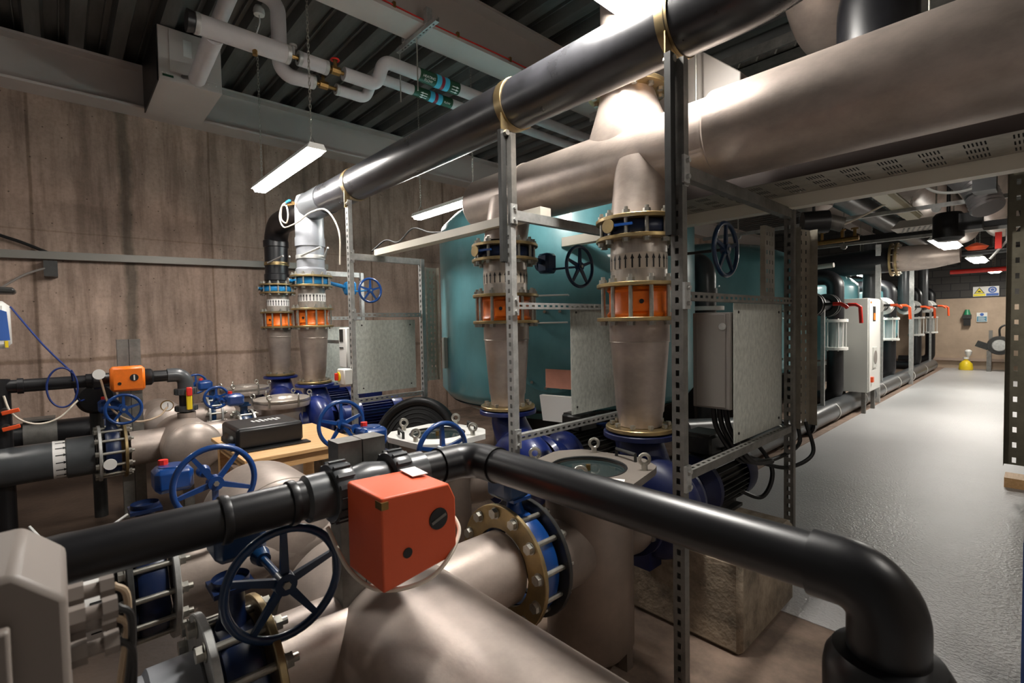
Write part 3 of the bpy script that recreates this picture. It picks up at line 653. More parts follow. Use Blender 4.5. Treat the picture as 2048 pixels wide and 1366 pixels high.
MB().lathe([(.06, 1.07), (.088, 1.065), (.100, 1.045), (.104, 1.02), (.104, .93), (.10, .90), (.075, .89), (.07, .1), (0, .1)], (-.19, BY, 0), Z3, 40).build('union_and_drop', BPVC, t)
def nut(t, x, y, z, ax, r, w):
    b = MB(); X_, Y_, A = basis(ax); c = V((x, y, z)); n = 16; vs = []
    prof = []
    b.lathe([(r * .62, -w / 2), (r * .97, -w / 2), (r, -w / 2 + .006), (r, w / 2 - .006), (r * .97, w / 2), (r * .62, w / 2)], c, ax, 36, closed=True)
    for i in range(n):
        a = 2 * PI * i / n; d = X_ * math.cos(a) + Y_ * math.sin(a); u = A.cross(d); p = c + d * r
        q = [p + u * s1 * .006 + A * s2 * w * .42 + d * h for h in (-.004, .006) for s1, s2 in ((-1, -1), (1, -1), (1, 1), (-1, 1))]
        b.add(q, [(4, 5, 6, 7), (0, 1, 5, 4), (1, 2, 6, 5), (2, 3, 7, 6), (3, 0, 4, 7)])
    return b.build('union_nut', GPVC, t)
for y in (.30, .47): MB().lathe([(.056, -.012), (.062, -.01), (.064, 0), (.062, .01), (.056, .012)], (BX, y, BZ), Y3, 36).build('joint_ring', BPVC, t)
v = thing('actuated_ball_valve', 'black plastic ball valve with a big red-orange electric actuator on the near black pipe', 'valve', (BX, .70, BZ))
MB().lathe([(.056, -.20), (.068, -.19), (.068, -.1), (.055, -.09), (.062, -.05), (.07, 0), (.062, .05), (.055, .09), (.066, .1), (.066, .2), (.056, .2)], (BX, .70, BZ), Y3, 36).build('valve_body', GPVC, v)
nut(v, BX, .605, BZ, Y3, .088, .06); nut(v, BX, .80, BZ, Y3, .086, .06)
MB().cyl((BX, .70, BZ), (-1.35, .70, BZ - .02), .05, seg=24).build('stem_mount', GPVC, v)
# housing: wedge-topped box, front face turned to +X
pr = [(.592, 1.005), (.80, 1.03), (.826, 1.06), (.826, 1.20), (.805, 1.245), (.60, 1.255), (.592, 1.25)]
h = MB().prism([(p[0], p[1]) for p in pr], (-1.355, 0, 0), Y3, Z3, X3, .205).build('actuator_housing', REDOR, v, 'red-orange housing', bev=.006)
MB().cyl((-1.151, .765, 1.155), (-1.1465, .765, 1.155), .030, seg=32).build('window', BLACK, h)
MB().box((-1.146, .765, 1.155), (.004, .05, .008), mtx=M.Rotation(.35, 3, 'X')).build('position_pointer', GALVD, h)
MB().cyl((-1.151, .665, 1.09), (-1.148, .665, 1.09), .014, seg=20).build('cable_plug', BLACK, h)
MB().box((-1.162, .60, 1.235), (.035, .02, .02)).build('screw_boss', BRASS, h)
MB().box((-1.30, .78, 1.2535), (.09, .05, .002), rz=-.1).build('rating_label', PAPER, h)
MB().b2((-1.33, .826, 1.11), (-1.22, .86, 1.19)).build('connector_block', BLACK, v)
one('actuator_cable', MB().tube(spline([(-1.40, .55, 1.12), (-1.30, .57, 1.02), (-1.20, .62, .985), (-1.14, .74, 1.005), (-1.17, .85, 1.08), (-1.24, .86, 1.14)], 10), .006, 8), CREAMC, 'cream cable looping under the big red-orange actuator', 'cable')
# double channel post behind it
t = thing('double_channel_post', 'dark double steel channel post standing behind the red-orange actuator', 'post', (-1.60, .74, 0))
for dy in (-.043, .043): MB().strut((-1.60, .74 + dy, 0), (-1.60, .74 + dy, 1.315), X3 if dy < 0 else X3, .082, .082, slots=False).box((-1.60, .74 + dy, 1.316), (.082, .082, .004)).build('channel', GALVD, t)

# ================================================================ far twin of the bypass line (left)
t = thing('small_black_bypass', 'thin black plastic pipe on the left with an elbow dropping to a union valve', 'pipe', (-5.5, .4, 1.28))
MB().tube([(-5.5, -.38, 1.28)] + arc([(-5.5, -.36, 1.28), (-5.5, .86, 1.28), (-5.5, .86, 1.12)], .08, 8)[1:], .052, 28).build('run', BPVC, t)
MB().tube([(-5.5, .72, 1.28)] + arc([(-5.5, .73, 1.28), (-5.5, .86, 1.28), (-5.5, .86, 1.15)], .08, 8)[1:], .064, 28).build('elbow', GPVC, t)
for y in (-.24, .17, .5): MB().lathe([(.05, -.02), (.062, -.018), (.062, .018), (.05, .02)], (-5.5, y, 1.28), Y3, 28).build('collar', BPVC, t)
MB().pipe((-5.5, -.36, .0), (-5.5, -.36, 1.34), .066, 28).build('drop_leg', BPVC, t)
v = thing('union_ball_valve', 'black union ball valve with a red and yellow lever above the ball-like header', 'valve', (-5.5, .86, 1.0))
MB().cyl((-5.5, .86, .84), (-5.5, .86, 1.16), .055).build('valve_body', BLACK, v); nut(v, -5.5, .86, 1.12, Z3, .088, .06); nut(v, -5.5, .86, .96, Z3, .088, .05)
MB().cyl((-5.5, .86, .85), (-5.5, .86, .92), .075, seg=28).build('threaded_base', STEEL, v)
lv = MB().box((-5.40, .87, 1.04), (.03, .045, .17)).build('lever', YEL, v, 'yellow lever', bev=.008)
MB().box((-5.385, .87, 1.125), (.03, .045, .08)).build('lever_grip', RED, lv, 'red grip', bev=.008)
v = thing('small_actuated_valve', 'small bright orange electric actuator on the thin black pipe at the left', 'valve', (-5.5, .52, 1.28))
MB().lathe([(.05, -.22), (.075, -.2), (.075, -.14), (.06, -.12), (.06, .12), (.075, .14), (.075, .2), (.05, .22)], (-5.5, .40, 1.28), Y3, 28).build('valve_body', BLACK, v)
h = MB().cbox((-5.36, .42, 1.29), (.15, .235, .21), .02).build('actuator_housing', ORANGE, v, 'orange housing')
MB().cyl((-5.286, .46, 1.30), (-5.28, .46, 1.30), .03, seg=24).build('window', BLACK, h); MB().cyl((-5.286, .36, 1.255), (-5.28, .36, 1.255), .013, seg=14).build('cable_plug', BLACK, h)
MB().box((-5.278, .46, 1.30), (.004, .01, .045)).build('position_pointer', WHITE, h)
one('tag_disc', MB().cyl((-5.30, .23, 1.345), (-5.292, .23, 1.345), .042, seg=24), PAPER, 'white round tag hanging left of the small bright orange actuator', 'tag')
t = thing('pressure_gauge', 'small white-faced gauge left of the red and yellow lever', 'gauge', (-5.45, .66, 1.03))
MB().lathe([(0, -.02), (.05, -.02), (.05, .012), (.044, .012), (.044, .006), (0, .006)], (-5.42, .70, 1.01), X3, 28).build('case', BRASS, t); MB().cyl((-5.413, .70, 1.01), (-5.411, .70, 1.01), .043, seg=28).build('dial', PAPER, t)
MB().box((-5.409, .705, 1.018), (.002, .005, .035)).build('needle', INK, t)
one('brown_cable', MB().tube(spline([(-5.33, .24, 1.30), (-5.32, .3, 1.05), (-5.3, .45, .92), (-5.35, .62, .93), (-5.4, .7, 1.0)], 8), .008, 8), mat('brown_cable', (.45, .33, .22), .5), 'brown cable looping down from the small bright orange actuator', 'cable')
t = thing('double_channel_post', 'grey double channel post behind the small bright orange actuator', 'post', (-5.66, .46, 0))
for dy in (-.043, .043): MB().strut((-5.66, .46 + dy, 0), (-5.66, .46 + dy, 1.62), X3, .082, .082, slots=False).box((-5.66, .46 + dy, 1.621), (.082, .082, .004)).build('channel', GALVD, t)
for z, lab in ((1.10, 'upper orange lever valve on the black drop pipe at the left edge'), (.975, 'lower orange lever valve on the black drop pipe at the left edge')):
    t = thing('lever_valve', lab, 'valve', (-5.40, -.33, z)); MB().cyl((-5.45, -.33, z), (-5.36, -.33, z), .025).build('body', DARKG, t); MB().box((-5.35, -.295, z), (.02, .10, .03), mtx=M.Rotation(.2, 3, 'X')).build('lever', ORED, t, bev=.004)
# motorised damper / black round actuator on line 1
t = thing('round_black_actuator', 'round black motor drive standing on the pipe left of the small handwheel', 'actuator', (-5.86, .22, .9))
MB().cyl((-5.86, .225, .0), (-5.86, .225, 1.0), .05).build('stem', DARKG, t)
MB().lathe([(0, -.09), (.12, -.09), (.145, -.06), (.145, .05), (.12, .09), (0, .10)], (-5.86, .225, 1.10), X3, 32).build('round_housing', BLACK, t)
MB().box((-5.84, .225, 1.235), (.12, .16, .04)).build('top_cap', BLACK, t); MB().cyl((-5.83, .30, 1.19), (-5.83, .42, 1.20), .014).build('gland', DARKG, t)
cc = [(-5.4, .004 + .093 * math.cos(q), 1.25 + .16 * math.sin(q)) for q in [.9 + 2 * PI * i / 24 for i in range(25)]]
one('blue_cable_coil', MB().tube(spline([(-5.88, -.29, 1.92), (-5.6, -.10, 1.60)] + cc + [(-5.6, .10, 1.12), (-5.84, .16, 1.10)], 3), .007, 8), CABLEB, 'dark blue cable coiled over the thin black pipe at the left', 'cable')
one('cream_cable_loop', MB().tube(spline([(-5.41, -.33, 1.22), (-5.4, -.30, 1.10), (-5.4, -.23, 1.01), (-5.4, -.13, .975), (-5.5, -.02, 1.0), (-5.7, .08, 1.08), (-5.82, .12, 1.12)], 8), .007, 8), CREAMC, 'thin cream cable drooping in front of the wall at the far left', 'cable')

# ================================================================ foreground grey box, bottom left
t = thing('grey_junction_box', 'out-of-focus pale grey metal box in the bottom left corner', 'box', (-.85, -.1, 1.3))
MB().prism([(-.55, .55), (-.55, 1.39), (-.05, 1.415), (-.005, 1.37), (-.005, .62)], (-1.02, 0, 0), Y3, Z3, X3, .20).build('casing', TCAB if False else mat('putty_metal', (.20, .17, .15), .5), t, bev=.008)
MB().b2((-.815, -.55, .60), (-.795, -.055, 1.36)).build('cover_plate', bpy.data.materials['putty_metal'], t, bev=.004)
for k, (gx, gz) in enumerate(((-.955, 1.315), (-.90, 1.305), (-.955, 1.265), (-.90, 1.255))):
    MB().cyl((gx, -.005, gz), (gx, .012, gz), .017, seg=6).cyl((gx, .012, gz), (gx, .03, gz), .010, seg=16).cyl((gx, .03, gz), (gx, .047, gz), .016, seg=6).build('cable_gland', bpy.data.materials['putty_metal'], t)
    one('gland_cable', MB().tube(spline([(gx, .045, gz), (gx, .062, gz - .03), (gx - .005, .05, gz - .15), (gx - .03, .0, gz - .45)], 6), .005, 8), RUBBER if k % 2 else mat('tan_cable', (.4, .3, .2), .5), ('black cable hanging from the upper right gland of the grey corner box', 'tan cable hanging from the upper left gland of the grey corner box', 'tan cable hanging from the lower left gland of the grey corner box', 'black cable hanging from the lower right gland of the grey corner box')[(1, 0, 2, 3)[k]], 'cable')

# ================================================================ steel channel frames
def frame(x, y0, y1, lab, zt=2.86, back=True, frontbase=0., lower=.98, mid=1.81, top=2.37, topbar=GALV, bm=GALV):
    t = thing('channel_rack', lab, 'frame', (x, y0, 0))
    MB().strut((x, y0, frontbase), (x, y0, 2.30 if x > -3 else zt), -Y3, .058, .041).build('front_post', bm, t)
    if x > -3:
        MB().strut((x + .012, y0 + .01, 2.30), (x + .012, y0 + .01, zt), X3, .041, .041, slots=False).build('upper_post', GALVD, t)
        MB().strut((x - .018, y0 - .04, 2.08), (x - .018, y0 - .04, zt + .02), -Y3, .030, .041, slots=False).build('dark_insert', DARKG, t)
    if back: MB().strut((x, y1, 0), (x, y1, 2.40), -X3 if False else -Y3, .058, .041).build('back_post', bm, t)
    for z, nm, mt_ in ((lower, 'lower_crossbar', bm), (mid, 'middle_crossbar', bm), (top, 'top_crossbar', topbar)):
        MB().strut((x, y0 + .03, z), (x, y1 - .03, z), X3 if nm != 'lower_crossbar' or x < -2 else Z3, .041 if nm != 'top_crossbar' else .06, .041, slots=nm != 'top_crossbar').build(nm, mt_, t)
        MB().box((x + .035, y0 - .0, z), (.012, .05, .12)).cyl((x + .04, y0, z + .035), (x + .055, y0, z + .035), .011, seg=6).cyl((x + .04, y0, z - .035), (x + .055, y0, z - .035), .011, seg=6).build('joint_bracket', GALV, t)
    return t
frame(-1.12, 2.07, 3.50, 'nearest slotted channel frame, its post standing in the centre right foreground', bm=GALVD, topbar=GALVD)
frame(-2.24, 2.07, 3.42, 'second slotted channel frame with a pale post in the middle of the picture')
frame(-4.50, 2.07, 2.86, 'far slotted channel frame holding a square sheet panel', zt=2.90)
frame(-6.10, 2.35, 2.95, 'furthest channel frame partly hidden by the light grey riser', zt=2.38)
def panel(x, y0, y1, z0, z1, lab, cat='panel', holes=True):
    t = thing('sheet_panel', lab, cat, (x, (y0 + y1) / 2, z0))
    MB().b2((x - .002, y0, z0), (x + .002, y1, z1)).build('sheet', GPLATE, t)
    for i, (yy, zz) in enumerate(((y0 + .06, z0 + .05), (y1 - .06, z0 + .05), (y0 + .06, z1 - .05), (y1 - .06, z1 - .05))): MB().cyl((x, yy, zz), (x + .006, yy, zz), .008, seg=8).build('screw', DARKG, t)
panel(-1.17, 2.76, 3.50, 1.00, 1.79, 'mottled galvanised sheet on the nearest frame with a grey box behind it')
panel(-2.27, 2.66, 3.40, 1.04, 1.82, 'mottled galvanised sheet beside the teal tank, between the two big risers')
panel(-4.53, 2.12, 2.78, 1.04, 1.76, 'square galvanised sheet in the far frame, left of the teal tank')
panel(-6.13, 2.38, 2.90, 1.0, 1.70, 'narrow galvanised sheet behind the light grey riser')
t = thing('isolator_box', 'brown-grey metal switch box fixed behind the nearest galvanised sheet', 'box', (-1.3, 2.85, 1.2))
MB().b2((-1.40, 2.74, 1.19), (-1.18, 3.05, 1.74)).build('casing', GREYBOX, t, bev=.006); MB().b2((-1.375, 2.732, 1.2), (-1.205, 2.742, 1.73)).build('cover', GREYBOX, t, bev=.003)
MB().cyl((-1.22, 2.728, 1.66), (-1.22, 2.733, 1.66), .02, seg=20).build('round_badge', GALV, t)
for k in range(3): one('black_supply_cable', MB().tube(spline([(-1.33 + k * .035, 2.85, 1.19), (-1.31 + k * .04, 2.86, 1.05), (-1.22 + k * .04, 2.92, .88), (-1.2 + k * .05, 3.05 + .04 * k, .84)], 8), .016, 8), RUBBER, ('leftmost', 'middle', 'rightmost')[k] + ' of three black cables dropping from the brown-grey switch box', 'cable')
for k, (pts) in enumerate(([(-1.12, 3.64, 1.0), (-1.1, 3.62, .86), (-1.15, 3.45, .80), (-1.2, 3.25, .80), (-1.34, 3.15, .85)], [(-1.08, 3.68, 1.0), (-1.03, 3.66, .80), (-1.12, 3.5, .72), (-1.22, 3.3, .77), (-1.36, 3.12, .86)])):
    one('black_supply_cable', MB().tube(spline(pts, 10), .013, 8), RUBBER, ('upper', 'lower')[k] + ' black cable sagging from the vertical tray to the nearest pump motor', 'cable')
one('motor_cable', MB().tube(spline([(-1.40, 3.12, .86), (-1.28, 3.3, .90), (-1.20, 3.42, .70), (-1.25, 3.38, .52), (-1.36, 3.2, .60)], 10), .014, 8), RUBBER, 'thick black cable looped over the fan end of the nearest pump', 'cable')
one('motor_cable', MB().tube(spline([(-2.50, 3.05, .95), (-2.40, 3.3, .95), (-2.33, 3.45, .75), (-2.36, 3.35, .60), (-2.45, 3.25, .62)], 10), .014, 8), RUBBER, 'thick black cable over the second pump motor', 'cable')
# perforated vertical trays
def ptray(name, lab, o, ux, uy, W, L, depth, m=GALVD, cols=3, pitch=.06, hw=.014, hh=.026):
    t = thing(name, lab, 'cable tray', o)
    xs = [0]; g = W / (cols + .5)
    for c in range(cols): xs += [g * (c + .55), g * (c + .55) + hw]
    xs += [W]; ys = [0]; k = .02
    while k < L - hh - .005: ys += [k, k + hh]; k += pitch
    ys += [L]; MB().gridholes(o, ux, uy, xs, ys).build('perforated_base', m, t)
    nrm = V(ux).cross(V(uy)).normalized(); o = V(o); ux = V(ux); uy = V(uy)
    for q in (0, W):
        b = o + ux * q; MB().add([b, b + nrm * depth, b + nrm * depth + uy * L, b + uy * L, b + ux * .002, b + nrm * depth + ux * .002, b + nrm * depth + uy * L + ux * .002, b + uy * L + ux * .002], [(0, 1, 2, 3), (7, 6, 5, 4), (0, 4, 5, 1), (1, 5, 6, 2), (2, 6, 7, 3), (3, 7, 4, 0)]).build('side_wall', m, t)
    return t
TR = mat('tan_galvanised_tray', (.42, .38, .31), .5, .3, noise=.3, nscale=9)
ptray('vertical_cable_tray', 'perforated tray standing left of the rear post of the nearest frame', (-1.20, 3.30, 1.79), Y3, Z3, .16, .50, -.03, TR)
ptray('vertical_cable_tray', 'dark perforated tray standing upright behind the nearest frame, right of its rear post', (-1.12, 3.56, .97), V((.20, .98, 0)), Z3, .20, 1.32, .05, TR)
ptray('vertical_cable_tray', 'pale perforated tray standing upright beside the far square sheet panel', (-4.52, 2.90, 1.10), Y3, Z3, .16, 1.22, .05, mat('pale_tray', (.62, .60, .52), .5, .2))
one('white_trunking', MB().b2((-4.50, 3.10, 1.22), (-4.46, 3.16, 1.56)), WHITE, 'short white strip fixed beside the pale upright tray', 'trunking')
# switch box with red rotary
t = thing('rotary_isolator', 'white switch box with a red and yellow rotary handle on the far frame post', 'switch', (-4.52, 2.0, 1.2))
MB().cbox((-4.56, 2.01, 1.22), (.16, .09, .15), .01).build('box', WHITE, t); c = MB().cyl((-4.60, 1.965, 1.22), (-4.60, 1.955, 1.22), .045, seg=24).build('yellow_plate', YEL, t)
MB().box((-4.60, 1.94, 1.22), (.025, .03, .07)).build('red_handle', RED, t, bev=.005)
t = thing('pump_controller', 'white upright control unit hung behind the light grey riser', 'control box', (-5.55, 2.40, 1.4))
MB().cbox((-5.42, 2.42, 1.46), (.20, .10, .46), .012).build('casing', WHITE, t); MB().box((-5.44, 2.366, 1.60), (.09, .004, .14)).build('display', DARKG, t); MB().box((-5.44, 2.364, 1.46), (.10, .004, .012)).build('button_row', INK, t); MB().b2((-6.12, 2.45, 1.50), (-5.4, 2.49, 1.54)).build('fixing_bar', GALV, t)
# wooden table & carry case
t = thing('wooden_work_table', 'plain pine work table standing between the blue handwheels', 'table', (-3.9, 1.1, 0))
MB().b2((-4.50, .86, .805), (-3.54, 1.66, .832)).build('table_top', WOOD, t, bev=.003)
MB().b2((-4.46, .90, .73), (-3.58, .93, .804)).b2((-4.46, 1.59, .73), (-3.58, 1.62, .804)).b2((-3.60, .90, .73), (-3.57, 1.62, .804)).build('apron', WOOD, t)
for x, y in ((-4.43, .93), (-3.61, .93), (-4.43, 1.59), (-3.61, 1.59)): MB().b2((x - .035, y - .035, 0), (x + .035, y + .035, .804)).build('leg', WOOD, t)
t = thing('black_carry_case', 'black padded carry case lying on the wooden table', 'case', (-4.02, 1.12, .832))
MB().cbox((-4.06, 1.12, .912), (.44, .46, .155), .018).build('case_body', BLACK, t, bev=.006)
MB().box((-3.80, 1.14, .838), (.10, .46, .008)).build('base_flap', BLACK, t)
lg = MB()
for i in range(7): lg.box((-4.08 + .012 * (i % 2), 1.06 + i * .03, .9915), (.06 + .02 * (i % 3), .016, .003), rz=.1)
lg.build('white_logo_print', PAPER, t)
MB().cbox((-4.05, .90, .88), (.28, .08, .09), .03).build('end_pocket', BLACK, t)
MB().box((-3.90, .87, .86), (.07, .04, .05), rz=.5).build('blue_strap_end', WBLUE, t, 'blue strap end', bev=.01)
t = thing('dark_basin_lid', 'dark round lid with thin clamp arms, low in the shadow behind the pale corner box', 'lid', (-3.75, -.05, .5))
MB().lathe([(0, 0), (.2, 0), (.2, .42), (.25, .44), (.25, .48), (.21, .50), (0, .50)], (-3.75, -.04, 0), Z3, 36).build('basin', DARKG, t)
for k in range(4):
    a = k * PI / 2 + .4; c = V((-3.75 + .22 * math.cos(a), -.04 + .22 * math.sin(a), .50)); MB().tube([c, c + V((.12 * math.cos(a), .12 * math.sin(a), .05))], .008, 8).build('clamp_arm', GALV, t)
# wall controller at far left edge
t = thing('wall_controller', 'white control unit with a blue sticker at the left edge', 'control box', (-6.0, -.5, 1.6))
MB().cbox((-6.0, -.52, 1.77), (.20, .44, .40), .04).build('casing', WHITE, t); MB().prism([(-.37, 1.64), (-.303, 1.64), (-.315, 1.88), (-.36, 1.90)], (-5.903, 0, 0), Y3, Z3, X3, .006).build('blue_sticker', SIGNB, t, 'blue sticker'); MB().b2((-5.903, -.335, 1.58), (-5.896, -.315, 1.635)).build('yellow_sticker', YEL, t)
MB().cbox((-6.0, -.48, 2.06), (.25, .44, .05), .015).build('dark_hood', DARKG, t)
MB().b2((-6.08, -.50, .0), (-5.98, -.42, 1.60)).b2((-6.06, -.48, 1.9), (-6.0, -.42, 2.06)).build('stand_post', DARKG, t)
# ================================================================ teal filter tanks
def tank(x, y, R, lab, near=True, man=True, z1=2.72):
    t = thing('filter_tank', lab, 'tank', (x, y, 0)); z0 = .95
    MB().lathe([(R * .55, z0 - .30), (R * .8, z0 - .20), (R * .95, z0 - .07), (R, z0 + .03), (R, z1), (R * .985, z1 + .09), (R * .9, z1 + .22), (R * .7, z1 + .36), (R * .4, z1 + .45), (0, z1 + .48)], (x, y, 0), Z3, 96).build('shell', TEAL, t)
    MB().lathe([(R * .60, 0), (R * .60, z0 - .2), (R * .93, z0 - .10), (R * .90, z0 - .13), (R * .55, z0 - .25), (R * .55, 0)], (x, y, 0), Z3, 64).build('skirt', BLACK, t)
    if man:
        d = V((.60, -.80, 0)).normalized() if near else V((1, -.25, 0)).normalized(); c = V((x, y, 1.45)) + d * R
        sd = Z3.cross(d)
        p = MB().cyl(c - d * .06, c + d * .035, .40, seg=48).build('manway_cover', TEAL, t)
        for i in range(16):
            a = 2 * PI * (i + .5) / 16; q = c + d * .035 + sd * math.cos(a) * .36 + Z3 * math.sin(a) * .36
            MB().cyl(q, q + d * .02, .015, seg=6).build('bolt', BOLT, p)
        for zz, w_ in ((1.95, .30), (1.70, .28)):
            q = c * 1; q.z = zz; MB().tube([q - sd * w_ / 2 - d * .03, q - sd * w_ / 2 + d * .07, q + sd * w_ / 2 + d * .07, q + sd * w_ / 2 - d * .03], .008, 8).build('rung', WHITE if near else TEAL, t)
    return t
tank(-3.99, 4.57, 1.5, 'large teal round filter tank behind the second nearest riser')
tank(-4.10, 8.35, 1.5, 'teal filter tank behind the nearest handwheel, second from the front', near=False, z1=2.50)
tank(-4.10, 12.1, 1.5, 'teal filter tank beside the pale electrical cabinet', near=False, z1=2.3)
tank(-4.10, 15.8, 1.5, 'last teal filter tank, furthest along the aisle', near=False, z1=2.3)
t = thing('pinned_sheet', 'salmon pink sheet fixed on the front of the large teal tank', 'paper', (-2.85, 3.2, 1.2))
MB().box((-2.90, 3.24, 1.20), (.30, .006, .17), rz=-.05 + math.atan2(.6, .8) * .0 + .18).build('sheet', PINK, t)
one('plastic_tray', MB().prism([(-.17, .12), (.17, .12), (.14, -.10), (-.14, -.10)], (-2.83, 3.16, .95), (.97, .2, 0), Z3, (.2, -.97, 0), .06), PAPER, 'shallow off-white tray hanging low on the large teal tank', 'tray')
# dark round drum between far pump and tank
t = thing('black_hose_drum', 'large black arched drum lying behind the pale octagonal strainer', 'drum', (-4.0, 2.6, .45))
dn = V((.52, -.78, .35)).normalized(); c = V((-4.15, 2.52, .56))
MB().torus(c, dn, .40, .05, 56, 16).build('rim', BLACK, t); MB().cyl(c - dn * .10, c + dn * .01, .39, seg=56).build('disc', DOME, t)
for i in range(7): MB().torus(c + dn * .012, dn, .06 + .045 * i, .008, 40, 6).build('ridge', BLACK, t)
MB().b2((-4.3, 2.7, 0), (-3.8, 2.9, .45)).build('base', BLACK, t)

# ================================================================ corridor valve sets
def train(Y0, lab, dl=1.4, hi=3.2, grey=True, lever=ORED, zc=1.93):
    X0 = -2.45; t = thing('valve_set', lab, 'valve set', (X0, Y0, 0)); pm = GPVC if grey else BPVC
    MB().tube(arc([(X0, Y0, hi), (X0, Y0, zc), (X0, Y0 + .2, zc)], .16, 8), .12, 28).build('riser', pm, t)
    for k, yy in enumerate((Y0 + .26, Y0 + .26 + dl * .48)):
        MB().ring((X0, yy, zc), Y3, .11, .19, .05, 32).ring((X0, yy + .12, zc), Y3, .11, .19, .05, 32).build('flange', WHITE if grey else DARKG, t)
        MB().ring((X0, yy + .06, zc), Y3, .10, .155, .06, 32).build('valve_body', DARKG, t)
        MB().cyl((X0 + .14, yy + .06, zc), (X0 + .36, yy + .06, zc), .025, seg=12).build('stem', DARKG, t)
        g = MB().tube([(X0 + .30, yy + .06, zc), (X0 + .40, yy + .06, zc), (X0 + .46, yy + .08, zc - .04), (X0 + .47, yy + .10, zc - (.30 if k else .06))], .028, 10); g.build('lever', lever, t, 'red lever')
    y2 = Y0 + dl
    MB().tube([(X0, Y0 + .2, zc), (X0, y2, zc)], .10, 24).build('cross_pipe', pm, t)
    MB().tube(arc([(X0 - .9, y2 - .1, zc + .5), (X0, y2 - .1, zc + .5), (X0, y2 - .1, 1.66)], .18, 8), .13, 28).build('drop_elbow', BPVC, t)
    MB().ring((X0 - .85, y2 - .1, zc + .5), X3, .10, .21, .05, 32).build('flange', BPVC, t)
    for z in (1.64, 1.16): MB().ring((X0, y2 - .1, z), Z3, .09, .19, .05, 32).build('sight_flange', WHITE, t)
    for i in range(6):
        a = i * PI / 3; MB().cyl((X0 + .16 * math.cos(a), y2 - .1 + .16 * math.sin(a), 1.12), (X0 + .16 * math.cos(a), y2 - .1 + .16 * math.sin(a), 1.68), .010, seg=8).build('tie_rod', WHITE, t)
    MB().pipe((X0, y2 - .1, 1.18), (X0, y2 - .1, 1.62), .10, 28).build('sight_tube', CLEAR, t)
    MB().tube(arc([(X0, y2 - .1, 1.14), (X0, y2 - .1, .28), (X0 - .8, y2 - .1, .28)], .2, 8), .125, 28).build('bottom_elbow', BPVC, t)
    MB().strut((X0 + .12, Y0 + .50, 0), (X0 + .12, Y0 + .50, zc - .05), -Y3, .05, .041, slots=False).build('stand', GALV, t)
train(8.25, 'nearest black valve set with red levers in front of the pale cabinet', dl=1.75, grey=False, lever=RED, zc=1.90)
train(12.35, 'grey valve set with orange levers just beyond the pale cabinet', dl=2.1)
train(16.0, 'third valve set along the aisle with orange levers', dl=2.0)
train(19.0, 'furthest valve set with orange lever, before the far wall', dl=1.6, zc=1.98)
t = thing('floor_pipe', 'long dark grey plastic pipe lying along the edge of the aisle floor', 'pipe', (-2.36, 12, .15))
MB().pipe((-2.36, 5.0, .15), (-2.36, 7.9, .15), .125, 32).build('thin_run', GPVC, t); MB().pipe((-2.36, 7.9, .17), (-2.36, 20.0, .17), .16, 32).build('thick_run', GPVC, t)
for y in (6.8, 9.2, 11.0, 12.6, 14.2, 16, 18): MB().pipe((-2.36, y, .16), (-2.36, y + .03, .16), .168, 32).build('pale_band', WHITE, t)
for y in (7.0, 7.85): MB().pipe((-2.36, y, .16), (-2.36, y + .12, .16), .18, 32, .03).build('black_coupling', BPVC, t)
t = thing('low_transfer_pipe', 'grey pipe running low behind the nearest frame towards the aisle', 'pipe', (-3.0, 5.5, .6))
MB().tube([(-2.42, 4.5, .62), (-2.40, 6.2, .40)], .10, 24).build('pipe', LPVC, t); MB().b2((-2.5, 5.3, 0), (-2.32, 5.5, .42)).build('block', PLINTH, t)
t = thing('tall_grey_pipe', 'dark grey vertical pipe with an elbow left of the nearest handwheel', 'pipe', (-2.9, 5.6, 0))
MB().tube(arc([(-3.6, 6.4, 2.42), (-2.85, 5.9, 2.42), (-2.85, 5.9, .3)], .22, 8), .13, 28).build('pipe', GPVC, t); MB().pipe((-2.85, 5.9, 1.98), (-2.85, 5.9, 2.08), .145, 28).build('socket', GPVC, t)
MB().ring((-2.85, 5.9, 1.84), Z3, .12, .22, .05, 32).build('flange', WHITE, t); MB().ring((-2.85, 5.9, 1.76), Z3, .12, .22, .05, 32).build('flange', WHITE, t); MB().b2((-2.97, 5.78, 0), (-2.73, 6.02, .35)).build('base', PLINTH, t)
# cabinet
t = thing('electrical_cabinet', 'tall pale grey electrical cabinet with white door beside the aisle', 'cabinet', (-2.2, 10, 0))
MB().b2((-2.62, 10.25, .38), (-2.05, 11.1, 2.02)).build('body', TCAB, t, bev=.006)
dr = MB().b2((-2.05, 10.27, .40), (-2.03, 11.08, 2.0)).build('door', WHITE, t, bev=.004)
MB().b2((-2.03, 10.50, 1.62), (-2.024, 10.68, 1.88)).build('control_panel', BLACK, dr); MB().b2((-2.024, 10.53, 1.64), (-2.02, 10.65, 1.76)).build('orange_display', ORANGE, dr)
MB().b2((-2.03, 10.48, .80), (-2.01, 10.75, 1.16)).build('vent_plate', TCAB, dr); MB().cyl((-2.01, 10.61, .98), (-2.005, 10.61, .98), .12, seg=32).build('vent_fan', GREYBOX, dr)
MB().box((-2.02, 10.40, .60), (.05, .09, .09)).build('rotary_switch', ORED, dr); MB().b2((-2.03, 10.31, 1.93), (-2.026, 10.40, 1.965)).build('logo_label', ORANGE, dr)
for x in (-2.58, -2.12):
    for y in (10.32, 11.0): MB().b2((x - .03, y - .03, 0), (x + .03, y + .03, .39)).build('leg', GALVD, t)
